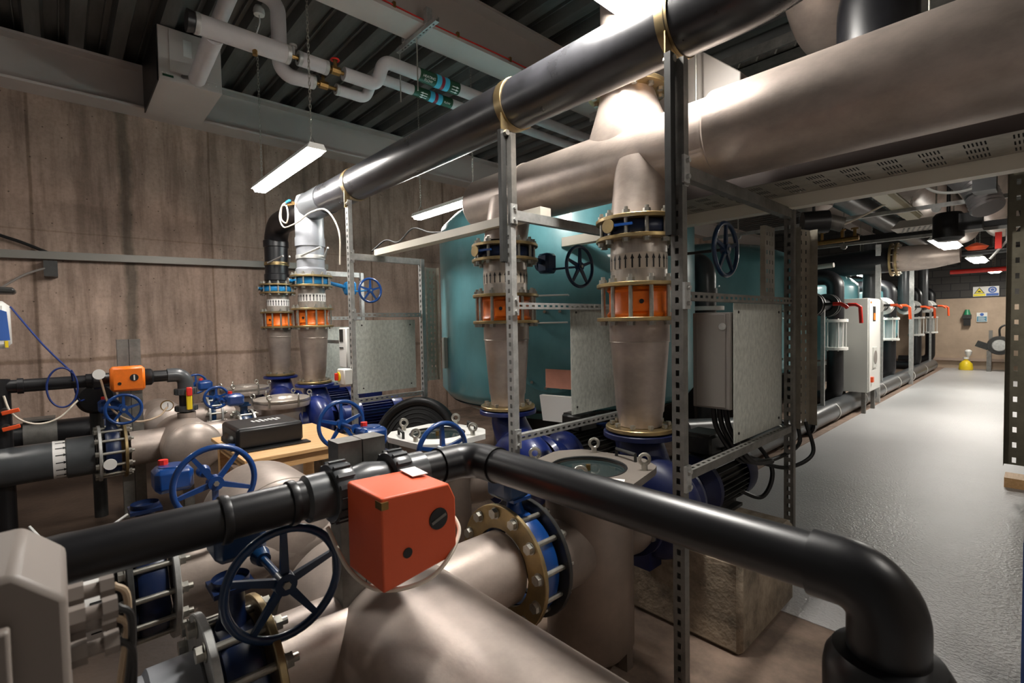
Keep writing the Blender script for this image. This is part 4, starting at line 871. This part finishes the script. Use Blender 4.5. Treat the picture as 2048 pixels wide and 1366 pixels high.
# galvanised posts in the distance
for x, y, lab in ((-2.62, 9.0, 'tall galvanised post behind the nearest black valve set'), (-3.0, 10.2, 'tall galvanised post left of the pale cabinet'), (-2.2, 11.8, 'thin galvanised post right of the pale cabinet'), (-2.2, 15.4, 'thin galvanised post between the two far valve sets')):
    one('channel_post', MB().strut((x, y, 0), (x, y, 3.1), -Y3, .082, .06, slots=False), GALV, lab, 'post')
# large pipe across the aisle, far
t = thing('aisle_crossing_pipe', 'thick black pipe joined to a shiny stainless end crossing high over the aisle', 'pipe', (-2.4, 11.9, 2.78))
MB().tube([(-5.2, 11.9, 2.70), (-2.0, 12.0, 2.80)], .24, 40).build('black_run', BPVC, t); MB().lathe([(.24, 0), (.24, .35), (.22, .6), (.15, .95)], (-1.98, 12.0, 2.80), X3, 40).build('stainless_end', STEEL, t)
for x in (-2.02, -1.93): MB().ring((x, 12.0, 2.80), X3, .22, .32, .035, 36).build('flange', GOLD, t)
ring_bolts(t, (-1.88, 12.0, 2.80), -X3, .28, 12, .02, .1)
# far wall items
def fsign(x0, x1, z0, z1, lab):
    t = thing('safety_sign', lab, 'sign', ((x0 + x1) / 2, 20.98, z0)); MB().b2((x0, 20.96, z0), (x1, 20.985, z1)).build('board', WHITE, t); return t
t = fsign(-1.50, -.92, 2.26, 2.56, 'yellow warning and blue eye-protection sign high on the far wall')
MB().b2((-1.49, 20.955, 2.27), (-1.22, 20.962, 2.335)).build('yellow_caption', SIGNY, t); MB().b2((-1.20, 20.955, 2.27), (-.93, 20.962, 2.345)).build('blue_caption', SIGNB, t)
MB().prism([(-.12, 0), (.12, 0), (0, .19)], (-1.355, 20.962, 2.35), X3, Z3, -Y3, .008).build('triangle_border', INK, t); MB().prism([(-.095, 0), (.095, 0), (0, .15)], (-1.355, 20.955, 2.36), X3, Z3, -Y3, .008).build('yellow_triangle', SIGNY, t)
MB().box((-1.355, 20.944, 2.41), (.06, .006, .035)).build('corrosion_symbol', INK, t)
MB().cyl((-1.065, 20.962, 2.45), (-1.065, 20.952, 2.45), .095, seg=32).build('blue_disc', SIGNB, t); MB().torus((-1.065, 20.95, 2.45), Y3, .05, .009, 28, 6).build('goggle_symbol', PAPER, t)
t = fsign(-1.41, -1.17, 1.47, 1.76, 'small white and blue notice on the tan far wall')
MB().b2((-1.40, 20.955, 1.485), (-1.18, 20.962, 1.64)).build('blue_panel', mat('petrol_blue', (.06, .22, .32), .5), t); MB().cyl((-1.29, 20.962, 1.70), (-1.29, 20.952, 1.70), .045, seg=24).build('blue_disc', SIGNB, t)
for i in range(4): MB().b2((-1.37, 20.95, 1.51 + i * .032), (-1.21 - .02 * (i % 2), 20.956, 1.52 + i * .032)).build('text_line', PAPER, t)
t = thing('eyewash_bottle_station', 'green capped bottle on a small black wall holder at the far wall', 'dispenser', (-1.62, 20.9, 1.4))
MB().cyl((-1.62, 20.9, 1.70), (-1.62, 20.9, 1.86), .09, .05, 20).build('green_cap', mat('green_plastic', (.02, .22, .10), .4), t); MB().b2((-1.72, 20.82, 1.58), (-1.52, 21, 1.70)).build('bracket', DARKG, t); MB().b2((-1.70, 20.85, 1.36), (-1.54, 21, 1.57)).build('black_box', BLACK, t)
t = thing('yellow_canister', 'small yellow canister standing on the floor by the far wall', 'canister', (-1.60, 20.5, 0))
MB().lathe([(0, .005), (.16, .005), (.17, .05), (.15, .2), (.08, .28), (.05, .3), (.05, .34), (0, .34)], (-1.60, 20.5, 0), Z3, 28).build('body', YEL, t); MB().cyl((-1.6, 20.5, .34), (-1.6, 20.5, .40), .07, seg=16).build('cap', WHITE, t)
MB().lathe([(.02, .40), (.07, .48), (.09, .58), (.05, .63), (0, .63)], (-1.55, 20.5, 0), Z3, 20).build('funnel', WHITE, t)
t = thing('blower_unit', 'dark belt-driven blower on grey legs at the right of the far wall', 'blower', (-.85, 20.3, 0))
MB().lathe([(0, -.1), (.26, -.1), (.28, 0), (.26, .1), (0, .1)], (-.86, 20.3, .78), Y3, 32).build('housing', DARKG, t); MB().lathe([(0, -.16), (.15, -.15), (.17, -.1), (0, -.1)], (-.86, 20.3, .78), Y3, 28).build('pulley', GALV, t)
MB().box((-1.22, 20.3, .78), (.30, .16, .18), mtx=M.Rotation(.4, 3, 'Y')).build('motor', DARKG, t)
for x in (-1.08, -.62): MB().b2((x - .05, 20.22, 0), (x + .05, 20.38, .62)).build('leg', GALVD, t)
for x in (-1.06, -.62): MB().b2((x - .04, 20.4, .6), (x + .04, 20.48, 1.22)).build('bracket', GALVD, t)
MB().tube(spline([(-.86, 20.3, 1.05), (-.86, 20.3, 1.28), (-.72, 20.32, 1.38), (-.4, 20.35, 1.36)], 6), .025, 10).build('hose', RUBBER, t)

# ================================================================ right edge perforated upright and post
RT = mat('dark_tan_perforated', (.20, .18, .13), .5, .6, noise=.3, nscale=6)
t = ptray('perforated_upright', 'tall perforated steel upright at the right edge of the picture', (-.238, 6.6, .27), V((1, -.02, 0)), Z3, .34, 2.75, .10, RT, 3, .145, .028, .05)
one('timber_block', MB().b2((-.24, 6.75, 0), (.1, 7.0, .10)), WOOD, 'short timber block on the floor under the perforated upright', 'block')
one('blue_panel_edge', MB().b2((-.045, 3.0, 0), (.02, 3.2, .72)), WBLUE, 'edge of a blue panel at the bottom right border of the picture', 'panel')

# ================================================================ cable tray and trunking under the header
t = thing('cable_tray', 'wide perforated cable tray hanging below the right half of the stainless header', 'cable tray', (-1, 3.2, 2.47))
xs = [-1.9]; k = -1.86; i_ = 0
while k < 1.0:
    for q in range(6): xs += [k + q * .014, k + q * .014 + .006]
    k += .16
xs += [1.1]
if len(xs) % 2: xs.insert(-1, 1.05)
ys = [0]; 
for q in range(3): ys += [.05 + q * .12, .05 + q * .12 + .07]
ys += [.40]
MB().gridholes((0, 3.0, 2.47), X3, Y3, xs, ys, .0).build('perforated_base', TR, t)
MB().b2((-1.9, 2.996, 2.47), (1.1, 3.0, 2.57)).b2((-1.9, 3.4, 2.47), (1.1, 3.404, 2.57)).build('side_wall', mat('shaded_tray_side', (.055, .04, .035), .7, 0), t)  # the header's shade is put into the colour of both sides
for q in range(5): MB().tube([(-1.9, 3.06 + q * .07, 2.50), (1.1, 3.06 + q * .07, 2.50)], .030, 8).build('added_tray_cable', RUBBER, t)  # black cables added to stop the lit header showing through the holes
for x in (-1.6, -.4, .8): MB().cyl((x, 3.2, 2.47), (x, 3.2, 5.0), .006, seg=8).build('hanger_rod', BOLT, t)
for k_, (x0, x1) in enumerate(((-3.0, 1.1),)):
    one('white_trunking', MB().b2((x0, 3.41, 2.395), (x1, 3.50, 2.475)), mat('bright_cream_trunking', (.80, .75, .64), .45), 'long cream trunking below the cable tray, running to the right', 'trunking')
one('white_trunking', MB().b2((-4.50, 2.32, 2.395), (-2.22, 2.42, 2.455)), bpy.data.materials['bright_cream_trunking'], 'long cream trunking crossing in front of the large teal tank top', 'trunking')
one('black_conduit_cable', MB().tube(spline([(-4.7, 2.4, 2.47), (-4.5, 2.45, 2.56), (-4.2, 2.42, 2.50), (-3.9, 2.4, 2.58), (-3.6, 2.38, 2.50), (-3.4, 2.38, 2.47)], 8), .008, 8), RUBBER, 'thin dark cable lying on the cream trunking at the far frame', 'cable')
# upper tray with hooks seen under black pipe
t = thing('hooked_cable_tray', 'dark cable tray with cable hooks high behind the stainless header', 'cable tray', (-1.6, 4.6, 3.95))
MB().b2((-3.2, 4.5, 3.9), (.5, 4.52, 4.02)).b2((-3.2, 4.5, 3.9), (.5, 4.9, 3.91)).b2((-3.2, 4.1, 3.76), (.5, 4.12, 3.84)).build('tray', GALVD, t)
for i in range(22):
    x = -2.9 + i * .15; MB().tube([(x, 4.49, 4.0), (x + .02, 4.44, 3.97), (x + .03, 4.44, 3.93), (x, 4.48, 3.91)], .007, 6).build('hook', BOLT, t)
for x in (-2.6, -1.0): MB().cyl((x, 4.6, 3.9), (x, 4.6, 5.0), .008, seg=8).build('hanger_rod', BOLT, t)
# ================================================================ wall rail and cables at left
t = thing('wall_channel_rail', 'long grey channel rail fixed along the concrete wall at mid height', 'rail', (-7.9, 1, 2.6))
MB().prism([(0, 0), (.09, 0), (.09, .09), (0, .09)], (-7.97, -1.2, 2.53), X3, Z3, (0, 1, .022), 4.45).build('rail', mat('grey_rail', (.20, .19, .17), .5, .4), t)
MB().b2((-7.99, -.1, 2.35), (-7.80, .02, 2.53)).build('bracket', DARKG, t)
one('black_wall_cable', MB().tube(spline([(-7.9, -1.1, 2.62), (-7.9, -.6, 2.80), (-7.9, -.35, 2.76), (-7.92, -.05, 2.63)], 8), .018, 8), RUBBER, 'black cable arching over the wall rail at the left edge', 'cable')
one('grey_wall_cable', MB().tube(spline([(-7.85, .0, 2.48), (-7.7, -.25, 2.35), (-7.2, -.5, 2.1), (-6.6, -.7, 1.98)], 8), .012, 8), GREYBOX, 'grey cables sagging from the wall rail to the control unit at the left edge', 'cable')
# cream cable looped at column 2 top
one('cream_coiled_cable', MB().tube(spline([(-4.62, 2.02, 2.30), (-4.62, 2.02, 2.62), (-4.85, 2.0, 2.86), (-5.2, 1.98, 2.90), (-5.5, 1.97, 2.86), (-5.7, 1.95, 2.84), (-5.95, 1.95, 2.86), (-6.08, 1.95, 2.98), (-6.0, 1.95, 3.10), (-5.84, 1.95, 3.08), (-5.80, 1.95, 2.96), (-5.9, 1.96, 2.90), (-6.06, 1.96, 2.98), (-6.0, 1.96, 3.12), (-5.85, 1.98, 3.13)], 10), .008, 8), CREAMC, 'cream cable coiled at the left end of the long black pipe', 'cable')
t = thing('small_blue_valve', 'tiny sampling valve with blue lever where the black pipe meets the light grey riser', 'valve', (-5.8, 1.98, 3.12))
MB().cyl((-5.85, 1.98, 3.10), (-5.74, 1.99, 3.10), .02).build('body', BRASS, t); MB().box((-5.78, 1.95, 3.12), (.12, .02, .02)).build('lever', BBLUE, t, 'blue lever')

# ================================================================ ceiling box, lagged pipes
t = thing('air_handling_box', 'beige sheet-metal ventilation box hung against the roof beam at top left', 'ventilation unit', (-7, 1.2, 4.42))
MB().b2((-7.64, .90, 4.42), (-6.50, 1.50, 4.99)).build('casing', BEAM, t, bev=.004)
MB().b2((-7.60, .885, 4.40), (-6.52, .898, 4.99)).build('black_side', BLACK, t)  # plain black sheet over this side of the casing
MB().b2((-6.50, 1.0, 4.52), (-6.49, 1.48, 4.98)).build('access_panel', BEAM, t, bev=.002); MB().b2((-6.50, .91, 4.44), (-6.492, 1.49, 4.50)).build('trim_strip', BEAM, t)
MB().b2((-6.492, .93, 4.452), (-6.488, 1.03, 4.475)).build('green_label', GREENL, t); MB().b2((-6.49, 1.13, 4.72), (-6.487, 1.21, 4.90)).build('data_label', PAPER, t)
for y in (.93, .97, 1.36, 1.44): MB().cyl((-6.492, y, 4.487), (-6.486, y, 4.487), .007, seg=10).build('screw', WHITE, t)
def lag(t, pts, r=.068, m=INSUL, rad=.10): return MB().tube(arc(pts, rad, 8) if len(pts) > 2 else pts, r, 28).build('lagging', m, t)
def cuff(t, c, ax, r=.070): MB().ring(c, ax, r * .5, r, .035, 28).build('metal_cuff', GALV, t)
X1 = -4.54
t = thing('lagged_heating_pipe', 'upper pale lagged pipe with valves, coloured band and an S-bend below the roof', 'pipe', (X1, 2, 4.1))
lag(t, [(X1, .90, 4.10), (X1, 1.56, 4.10)], .078); cuff(t, (X1, .89, 4.10), Y3, .082); cuff(t, (X1, 1.57, 4.10), Y3, .08); MB().cyl((X1, .82, 4.10), (X1, .87, 4.10), .085, .075).build('black_end_cap', BLACK, t)
lag(t, [(X1, 1.68, 4.10), (X1, 1.90, 4.10)], .062); cuff(t, (X1, 1.675, 4.10), Y3, .064); cuff(t, (X1, 1.91, 4.10), Y3, .064)
lag(t, [(X1, 2.08, 4.10), (X1, 2.42, 4.10), (X1 + .16, 2.42, 4.27), (X1 + .16, 5.8, 4.27)], .062, rad=.07)
MB().tube([(X1, .85, 4.10), (X1, 2.1, 4.10)], .018, 10).build('copper_core', BRASS, t)
lag(t, [(X1 - .05, 1.02, 4.08), (-5.6, 1.08, 4.13)], .072); MB().cyl((-5.6, 1.08, 4.13), (-5.62, 1.08, 4.131), .05).build('end_disc', BLACK, t); MB().cyl((-5.6, 1.10, 4.13), (-6.5, 1.12, 4.5), .02).build('connector', BLACK, t)
v = MB().cyl((X1, 1.96, 4.10), (X1, 2.04, 4.10), .04, seg=8).cyl((X1, 2.0, 4.10), (X1, 2.0, 4.20), .018).build('brass_valve', BRASS, t); MB().cyl((X1, 1.62, 4.1), (X1, 1.62, 4.18), .016).cyl((X1, 1.62, 4.18), (X1, 1.62, 4.20), .035).build('valve_knob', GALV, t)
MB().torus((X1, 2.0, 4.20), Z3, .035, .008, 24, 6).build('red_wheel', RED, t)
MB().cyl((X1 + .02, 1.30, 4.10), (X1 + .02, 1.30, 3.99), .02).build('test_point', BRASS, t)
DRED = mat('dark_red_label', (.22, .01, .03), .5)
def bands(t, x, y, z, r, rev=False):
    MB().pipe((x, y, z), (x, y + .50, z), r + .003, 32, .003).build('green_band', GREENL, t, 'dark green pipe band')
    for a, b_, m_ in ((.20, .26, CYANL), (.26, .30, DRED), (.30, .36, CYANL)): MB().pipe((x, y + a, z), (x, y + b_, z), r + .005, 32, .003).build('colour_ring', m_, t)
    w_ = MB(); a0 = -.9
    for i in range(3):  # white arrows
        th = -1.2 + i * .42; d = V((math.cos(th), 0, math.sin(th))); u = V((0, 1, 0)).cross(d); s = -1 if rev else 1
        p = V((x, y + (.06 if rev else .39), z)) + d * (r + .0065); p = p + Y3 * (.0 if not rev else .10) 
        w_.add([p - u * .004, p + u * .004, p + u * .004 + Y3 * .06 * s, p - u * .004 + Y3 * .06 * s, p - u * .011 + Y3 * .055 * s, p + u * .011 + Y3 * .055 * s, p + Y3 * .09 * s], [(0, 1, 2, 3), (4, 5, 6)])
    w_.build('white_arrows', PAPER, t)
def text_on(t, body, c, ux, uz, size, m_, name='lettering'):
    cu = bpy.data.curves.new(name, 'FONT'); cu.body = body; cu.size = size; cu.align_x = 'CENTER'; cu.align_y = 'CENTER'; cu.extrude = .0005
    o = bpy.data.objects.new(name, cu); C.objects.link(o); bpy.context.view_layer.update()
    dg = bpy.context.evaluated_depsgraph_get(); me = bpy.data.meshes.new_from_object(o.evaluated_get(dg)); bpy.data.objects.remove(o)
    me.materials.clear(); me.materials.append(m_); o = bpy.data.objects.new(name, me); C.objects.link(o); o.parent = t
    ux = V(ux).normalized(); uz = V(uz).normalized(); n = ux.cross(uz); R_ = M((ux, uz, n)).transposed().to_4x4(); R_.translation = V(c) - root_loc(t); o.matrix_local = R_; return o
bands(t, X1 + .16, 2.80, 4.27, .062)
dz = V((.80, 0, -.60)).normalized()
text_on(t, 'HEATING\nFLOW', V((X1 + .16, 2.90, 4.27)) + dz * .070, Y3, V((.6, 0, .8)), .035, PAPER)
X2 = -4.78
t = thing('lagged_heating_pipe', 'lower pale lagged pipe with a matching coloured band beside the first one', 'pipe', (X2, 2, 4.05))
lag(t, [(X2 - .05, 1.25, 4.72), (X2 - .05, 1.60, 4.72), (X2 - .05, 1.60, 4.05), (X2, 1.88, 4.05)], .066, rad=.12)
lag(t, [(-6.3, 1.3, 4.72), (X2 - .15, 1.25, 4.72)], .066)
cuff(t, (X2, 1.88, 4.05), Y3, .066); MB().tube([(X2, 1.85, 4.05), (X2, 2.15, 4.05)], .018, 10).build('copper_core', BRASS, t)
MB().cyl((X2, 1.94, 4.05), (X2, 2.02, 4.05), .038, seg=8).cyl((X2, 1.98, 4.05), (X2, 1.98, 4.14), .016).build('brass_valve', BRASS, t); MB().torus((X2, 1.98, 4.14), Z3, .033, .008, 24, 6).build('black_wheel', BLACK, t)
lag(t, [(X2, 2.12, 4.05), (X2, 2.42, 4.05), (X2 + .16, 2.44, 4.22), (X2 + .16, 5.8, 4.22)], .052, rad=.07); cuff(t, (X2, 2.12, 4.05), Y3, .055)
bands(t, X2 + .16, 2.88, 4.22, .052, True)
text_on(t, 'FLOW', V((X2 + .16, 3.30, 4.22)) + dz * .060, Y3, V((.6, 0, .8)), .03, PAPER)
t = thing('ceiling_detector', 'small white round ceiling detector with a short lead under the deck', 'detector', (-5.45, 1.62, 4.9))
MB().lathe([(0, 0), (.05, 0), (.055, .03), (.05, .06), (.035, .09), (0, .09)], (-5.45, 1.62, 4.88), Z3, 24).build('body', WHITE, t); MB().tube(spline([(-5.45, 1.62, 4.88), (-5.44, 1.62, 4.8), (-5.5, 1.6, 4.7)], 5), .006, 6).build('lead', WHITE, t)

# ================================================================ lamps
def chain(t, p0, z1, link=.042):
    p = V(p0); n = int((z1 - p.z) / (link * .78)); me = None
    b = MB(); pts = []
    for i in range(16):
        a = 2 * PI * i / 16; pts.append((math.cos(a) * .0085, 0, math.sin(a) * .009 + (link * .5 - .009) * (1 if math.sin(a) > 0 else -1)))
    b.tube(pts, .0028, 6, closed=True); me = b.mesh('chain_link', BOLT)
    ch = bpy.data.objects.new('hanging_chain', bpy.data.meshes.new('hanging_chain')); C.objects.link(ch); ch.parent = t
    bb = MB()
    for i in range(n):
        q = M.Rotation(PI / 2 * (i % 2), 3, 'Z'); off = p + Z3 * (link * .5 + i * link * .78)
        o0 = len(bb.v); bb.v += [tuple(q @ V(v.co) + off) for v in me.vertices]; bb.f += [tuple(j + o0 for j in pl.vertices) for pl in me.polygons]
    ch.data = bb.mesh('hanging_chain', BOLT, root_loc(t))
def lamp(x0, x1, y, z, lab, lit, w_=.17, chains=True, zc=4.98, axis='x'):
    if axis == 'x': c = V(((x0 + x1) / 2, y, z)); u, s = X3, Y3; L = x1 - x0
    else: c = V((y, (x0 + x1) / 2, z)); u, s = Y3, X3; L = x1 - x0
    t = thing('hanging_strip_lamp', lab, 'lamp', c)
    MB().prism([(-w_ / 2, 0), (w_ / 2, 0), (w_ / 2 * .7, .05), (-w_ / 2 * .7, .05)], c - u * L / 2, s, Z3, u, L).build('housing', WHITE if lit else mat('dusty_lamp', (.42, .37, .24), .5), t)
    d = MB().prism([(-w_ * .42, 0), (-w_ * .30, -.032), (w_ * .30, -.032), (w_ * .42, 0)], c - u * (L / 2 - .03) - Z3 * .002, s, Z3, u, L - .06).build('diffuser', lit or mat('unlit_diffuser', (.55, .50, .34), .35), t)
    if chains:
        for k, sg in enumerate((-1, 1)):
            p = c + u * sg * (L / 2 - .12); MB().tube([p + u * -.10 + Z3 * .04, p + Z3 * .15, p + u * .10 + Z3 * .04], .004, 6).build('wire_hanger', BOLT, t); chain(t, p + Z3 * .15, zc)
    return t
lamp(-5.95, -4.28, 1.70, 3.24, 'lit white strip lamp hanging on chains in front of the concrete wall', LIT)
lamp(-5.95, -4.55, 3.72, 3.20, 'lit strip lamp partly hidden behind the end of the stainless header', LIT)
lamp(1.62, 2.52, -1.60, 3.52, 'very bright lit strip lamp above the black pipe at the top edge', LITS, axis='y', w_=.30)
lamp(-5.95, -4.3, -.75, 3.24, 'assumed lit strip lamp, added in line with the wall row beyond the left edge of the picture', LIT_ASSUMED)  # unseen lamp, assumed and added to light the left part of the wall
lamp(9.6, 10.9, -1.05, 2.82, 'nearest lit lamp over the aisle, beside the shiny stainless pipe end', LITC, axis='y', w_=.3)
lamp(1.9, 3.3, .95, 2.95, 'assumed lit lamp, added over the near end of the aisle beyond the right edge of the picture', LIT_ASSUMED, axis='y', w_=.3)  # unseen lamp, assumed from the bright sheet panels and added to light them
lamp(13.9, 15.2, -.98, 2.88, 'second lit lamp over the aisle', LITC, axis='y', w_=.3)
lamp(18.6, 19.6, -.95, 2.90, 'furthest lit lamp over the aisle', LITC, axis='y', w_=.3)
lamp(12.9, 14.2, -2.75, 2.65, 'lit lamp seen between the valve sets, over the teal tanks', LITC, axis='y', w_=.25)
lamp(6.0, 7.9, -1.12, 2.93, 'unlit dusty yellowish lamp under the pipes above the aisle', None, axis='y', w_=.2, zc=3.6)
one('lamp_flex', MB().tube(spline([(-1.12, 6.6, 2.93), (-1.5, 6.3, 2.70), (-1.75, 6.2, 2.68), (-1.9, 6.4, 2.80), (-1.85, 6.5, 2.90)], 8), .010, 8), CREAMC, 'thin pale flex looping below the unlit dusty lamp', 'cable')
# ================================================================ clutter above the aisle
for x0, x1, y, z, lab in ((-3.4, .1, 7.0, 2.88, 'upper steel strut spanning above the aisle under the dusty lamp'), (-2.5, .1, 8.5, 2.76, 'lower steel strut spanning above the aisle behind the dusty lamp')):
    t = thing('overhead_strut', lab, 'beam', ((x0 + x1) / 2, y, z)); MB().strut((x0, y, z), (x1, y, z), -Y3, .041, .041, slots=False).build('channel', GALV, t)
    for x in (x0 + .5, x1 - .9): MB().cyl((x, y, z), (x, y, 5.0), .008, seg=8).build('drop_rod', BOLT, t); MB().cyl((x, y - .02, z - .03), (x, y + .02, z - .03), .04, seg=16).build('end_cap', GALV, t)
t = thing('gold_flanged_pipe', 'stainless pipe with a big flange hanging left of the dusty lamp', 'pipe', (-1.7, 6.6, 3.1))
MB().tube([(-1.75, 6.2, 4.2), (-1.75, 6.25, 3.10)], .22, 36).lathe([(.22, 0), (.22, .02), (.17, .18), (.08, .24), (0, .25)], (-1.75, 6.25, 3.10), -Z3, 36).build('pipe', STEEL, t); MB().ring((-1.75, 6.25, 3.12), Z3, .21, .34, .04).build('flange', GOLD, t); ring_bolts(t, (-1.75, 6.25, 3.07), Z3, .29, 12, .02, .02)
t = thing('diffuser_grille', 'pale slotted air grille above the aisle', 'grille', (-1.1, 8.6, 2.9))
MB().prism([(-.32, 0), (.30, 0), (.22, .10), (-.22, .10)], (-1.10, 8.3, 2.87), X3, Z3, Y3, .6).build('frame', CREAM, t)
for i in range(9): MB().box((-1.33 + i * .055, 8.6, 2.868), (.02, .48, .006), rz=.2).build('slot', GREYBOX, t)
t = thing('overhead_pump_motor', 'glossy black motor hanging above the aisle near the lit lamps', 'motor', (-.78, 8, 2.75))
MB().lathe([(0, -.16), (.10, -.16), (.15, -.12), (.15, .14), (.12, .18), (0, .18)], (-.80, 8.0, 2.76), Z3, 28).build('motor_body', BLACK, t); MB().box((-.62, 8.0, 2.80), (.25, .22, .2)).build('terminal_box', BLACK, t); MB().cyl((-.8, 8, 2.9), (-.8, 8, 5.1), .02).build('support', BLACK, t)
one('dark_overhead_beam', MB().b2((-2.5, 8.8, 2.80), (.1, 8.95, 2.90)), BLACK, 'black bar spanning above the aisle behind the glossy motor', 'beam')
t = thing('flexible_duct', 'grey flexible duct sloping down beside the perforated upright', 'duct', (-.5, 6.2, 3))
pp = spline([(-.72, 6.6, 3.35), (-.55, 6.3, 3.02), (-.42, 6.1, 2.85), (-.34, 6.0, 2.62)], 14); MB().tube(pp, [.11 + .012 * (i % 2) for i in range(len(pp))], 24).build('duct', mat('ribbed_grey', (.32, .30, .30), .35, .3), t)
one('pale_hose_loop', MB().tube(spline([(-.85, 6.0, 3.05), (-.72, 5.9, 2.85), (-.55, 5.85, 2.78), (-.35, 5.85, 2.80)], 8), .012, 8), WHITE, 'pale hose curling round the grey flexible duct', 'hose')
t = thing('black_control_valve', 'black boxy valve drive above the flexible duct at the right', 'actuator', (-.36, 5.9, 3.0))
MB().cbox((-.42, 5.6, 3.0), (.24, .25, .2), .03).box((-.34, 5.62, 2.80), (.14, .2, .2)).build('housing', BLACK, t); MB().cyl((-.36, 5.6, 3.1), (-.36, 5.6, 5.0), .02).build('neck', BLACK, t)
t = thing('red_lever_valve', 'red lever valve high above the aisle, left of the perforated upright', 'valve', (-.8, 12, 2.9))
MB().lathe([(0, -.05), (.12, -.05), (.16, 0), (.08, .05), (0, .08)], (-.82, 12.0, 2.90), Z3, 20).build('red_body', ORED, t); MB().tube([(-1.6, 12.3, 2.83), (-.2, 12.1, 2.83)], .06, 16).build('pipe', BLACK, t)
t = thing('red_label_drop', 'upright red handle beside a white drop cable at the right', 'handle', (-.5, 11.5, 2.9))
MB().b2((-.56, 11.4, 2.78), (-.48, 11.5, 3.05)).build('handle', RED, t); MB().tube([(-.42, 11.45, 3.5), (-.42, 11.45, 2.9), (-.62, 11.45, 2.62)], .02, 8).build('drop_pipe', GALV, t)
one('red_fire_pipe', MB().tube([(-1.75, 18, 2.87), (-.3, 18, 2.87)], .06, 14), RED, 'thin red pipe crossing above the furthest aisle lamp', 'pipe')
t = thing('brass_manifold', 'small brass valve manifold hanging under the struts', 'valve', (-1.9, 8.2, 2.7))
MB().tube([(-2.35, 8.2, 2.78), (-1.75, 8.2, 2.80)], .035, 12).build('body', BRASS, t)
for x in (-2.2, -1.95, -1.8): MB().cyl((x, 8.2, 2.80), (x, 8.2, 2.92), .02).cyl((x, 8.2, 2.92), (x, 8.2, 2.94), .045).build('valve_head', BRASS, t)
one('cream_overhead_pipe', MB().tube([(-3.3, 9.5, 2.52), (-2.35, 9.4, 2.56)], .04, 14), CREAM, 'short cream pipe behind the dark upright tray', 'pipe')
t = thing('black_overhead_motor', 'black motor and grey canister behind the top of the dark upright tray', 'motor', (-1.6, 4.9, 2.6))
MB().cyl((-1.50, 5.0, 2.56), (-1.32, 5.1, 2.56), .10).build('motor', BLACK, t); MB().cyl((-1.32, 5.1, 2.56), (-1.22, 5.15, 2.52), .065).build('canister', GALVD, t); MB().cyl((-1.42, 5.05, 2.6), (-1.42, 5.05, 5.0), .012).build('support', BLACK, t)
for x, y, z, r, lab in ((-1.2, 7.6, 3.45, .3, 'dark rounded pipe underside above the grille'), (-.6, 7.9, 3.5, .26, 'second dark rounded pipe underside left of the flexible duct')):
    one('overhead_pipe', MB().tube([(x, y, z), (x + .02, y + 6, z)], r, 28), STEEL, lab, 'pipe')
one('overhead_pipe', MB().tube([(-1.9, 7.0, 3.35), (-1.9, 20.5, 3.35)], .16, 24), BPVC, 'long black pipe running away high above the valve sets', 'pipe')

# repeats share a group phrase
GR = {'ceiling_beam': 'off-white roof beams', 'butterfly_valve': 'blue butterfly valves', 'check_valve': 'orange check valves on the risers', 'reducer_cone': 'stainless reducers above the pumps',
      'stainless_spool': 'stainless spools on the risers', 'water_pump': 'blue water pumps', 'pump_plinth': 'concrete blocks under the pumps', 'filter_tank': 'teal filter tanks', 'valve_set': 'valve sets along the aisle',
      'hanging_strip_lamp': 'strip lamps', 'channel_rack': 'slotted channel racks', 'sheet_panel': 'galvanised sheets on the racks', 'basket_strainer': 'strainers before the pumps', 'domed_header': 'domed stainless tees',
      'suction_pipe': 'short stainless suction pipes', 'plastic_suction_pipe': 'plastic suction pipes on the left', 'pipe_strap': 'pipe straps', 'lagged_heating_pipe': 'lagged pipes under the roof',
      'gland_cable': 'cables from the corner box', 'black_supply_cable': 'black supply cables', 'motor_cable': 'motor cables', 'vertical_cable_tray': 'upright perforated trays', 'channel_post': 'galvanised posts in the distance',
      'double_channel_post': 'double channel posts', 'safety_sign': 'signs on the far wall', 'overhead_strut': 'steel struts above the aisle', 'overhead_pipe': 'pipes above the aisle', 'white_trunking': 'pale trunking runs'}
for o in bpy.data.objects:
    if o.parent is None and 'label' in o:
        k = o.name.split('.')[0]
        if k in GR: o['group'] = GR[k]
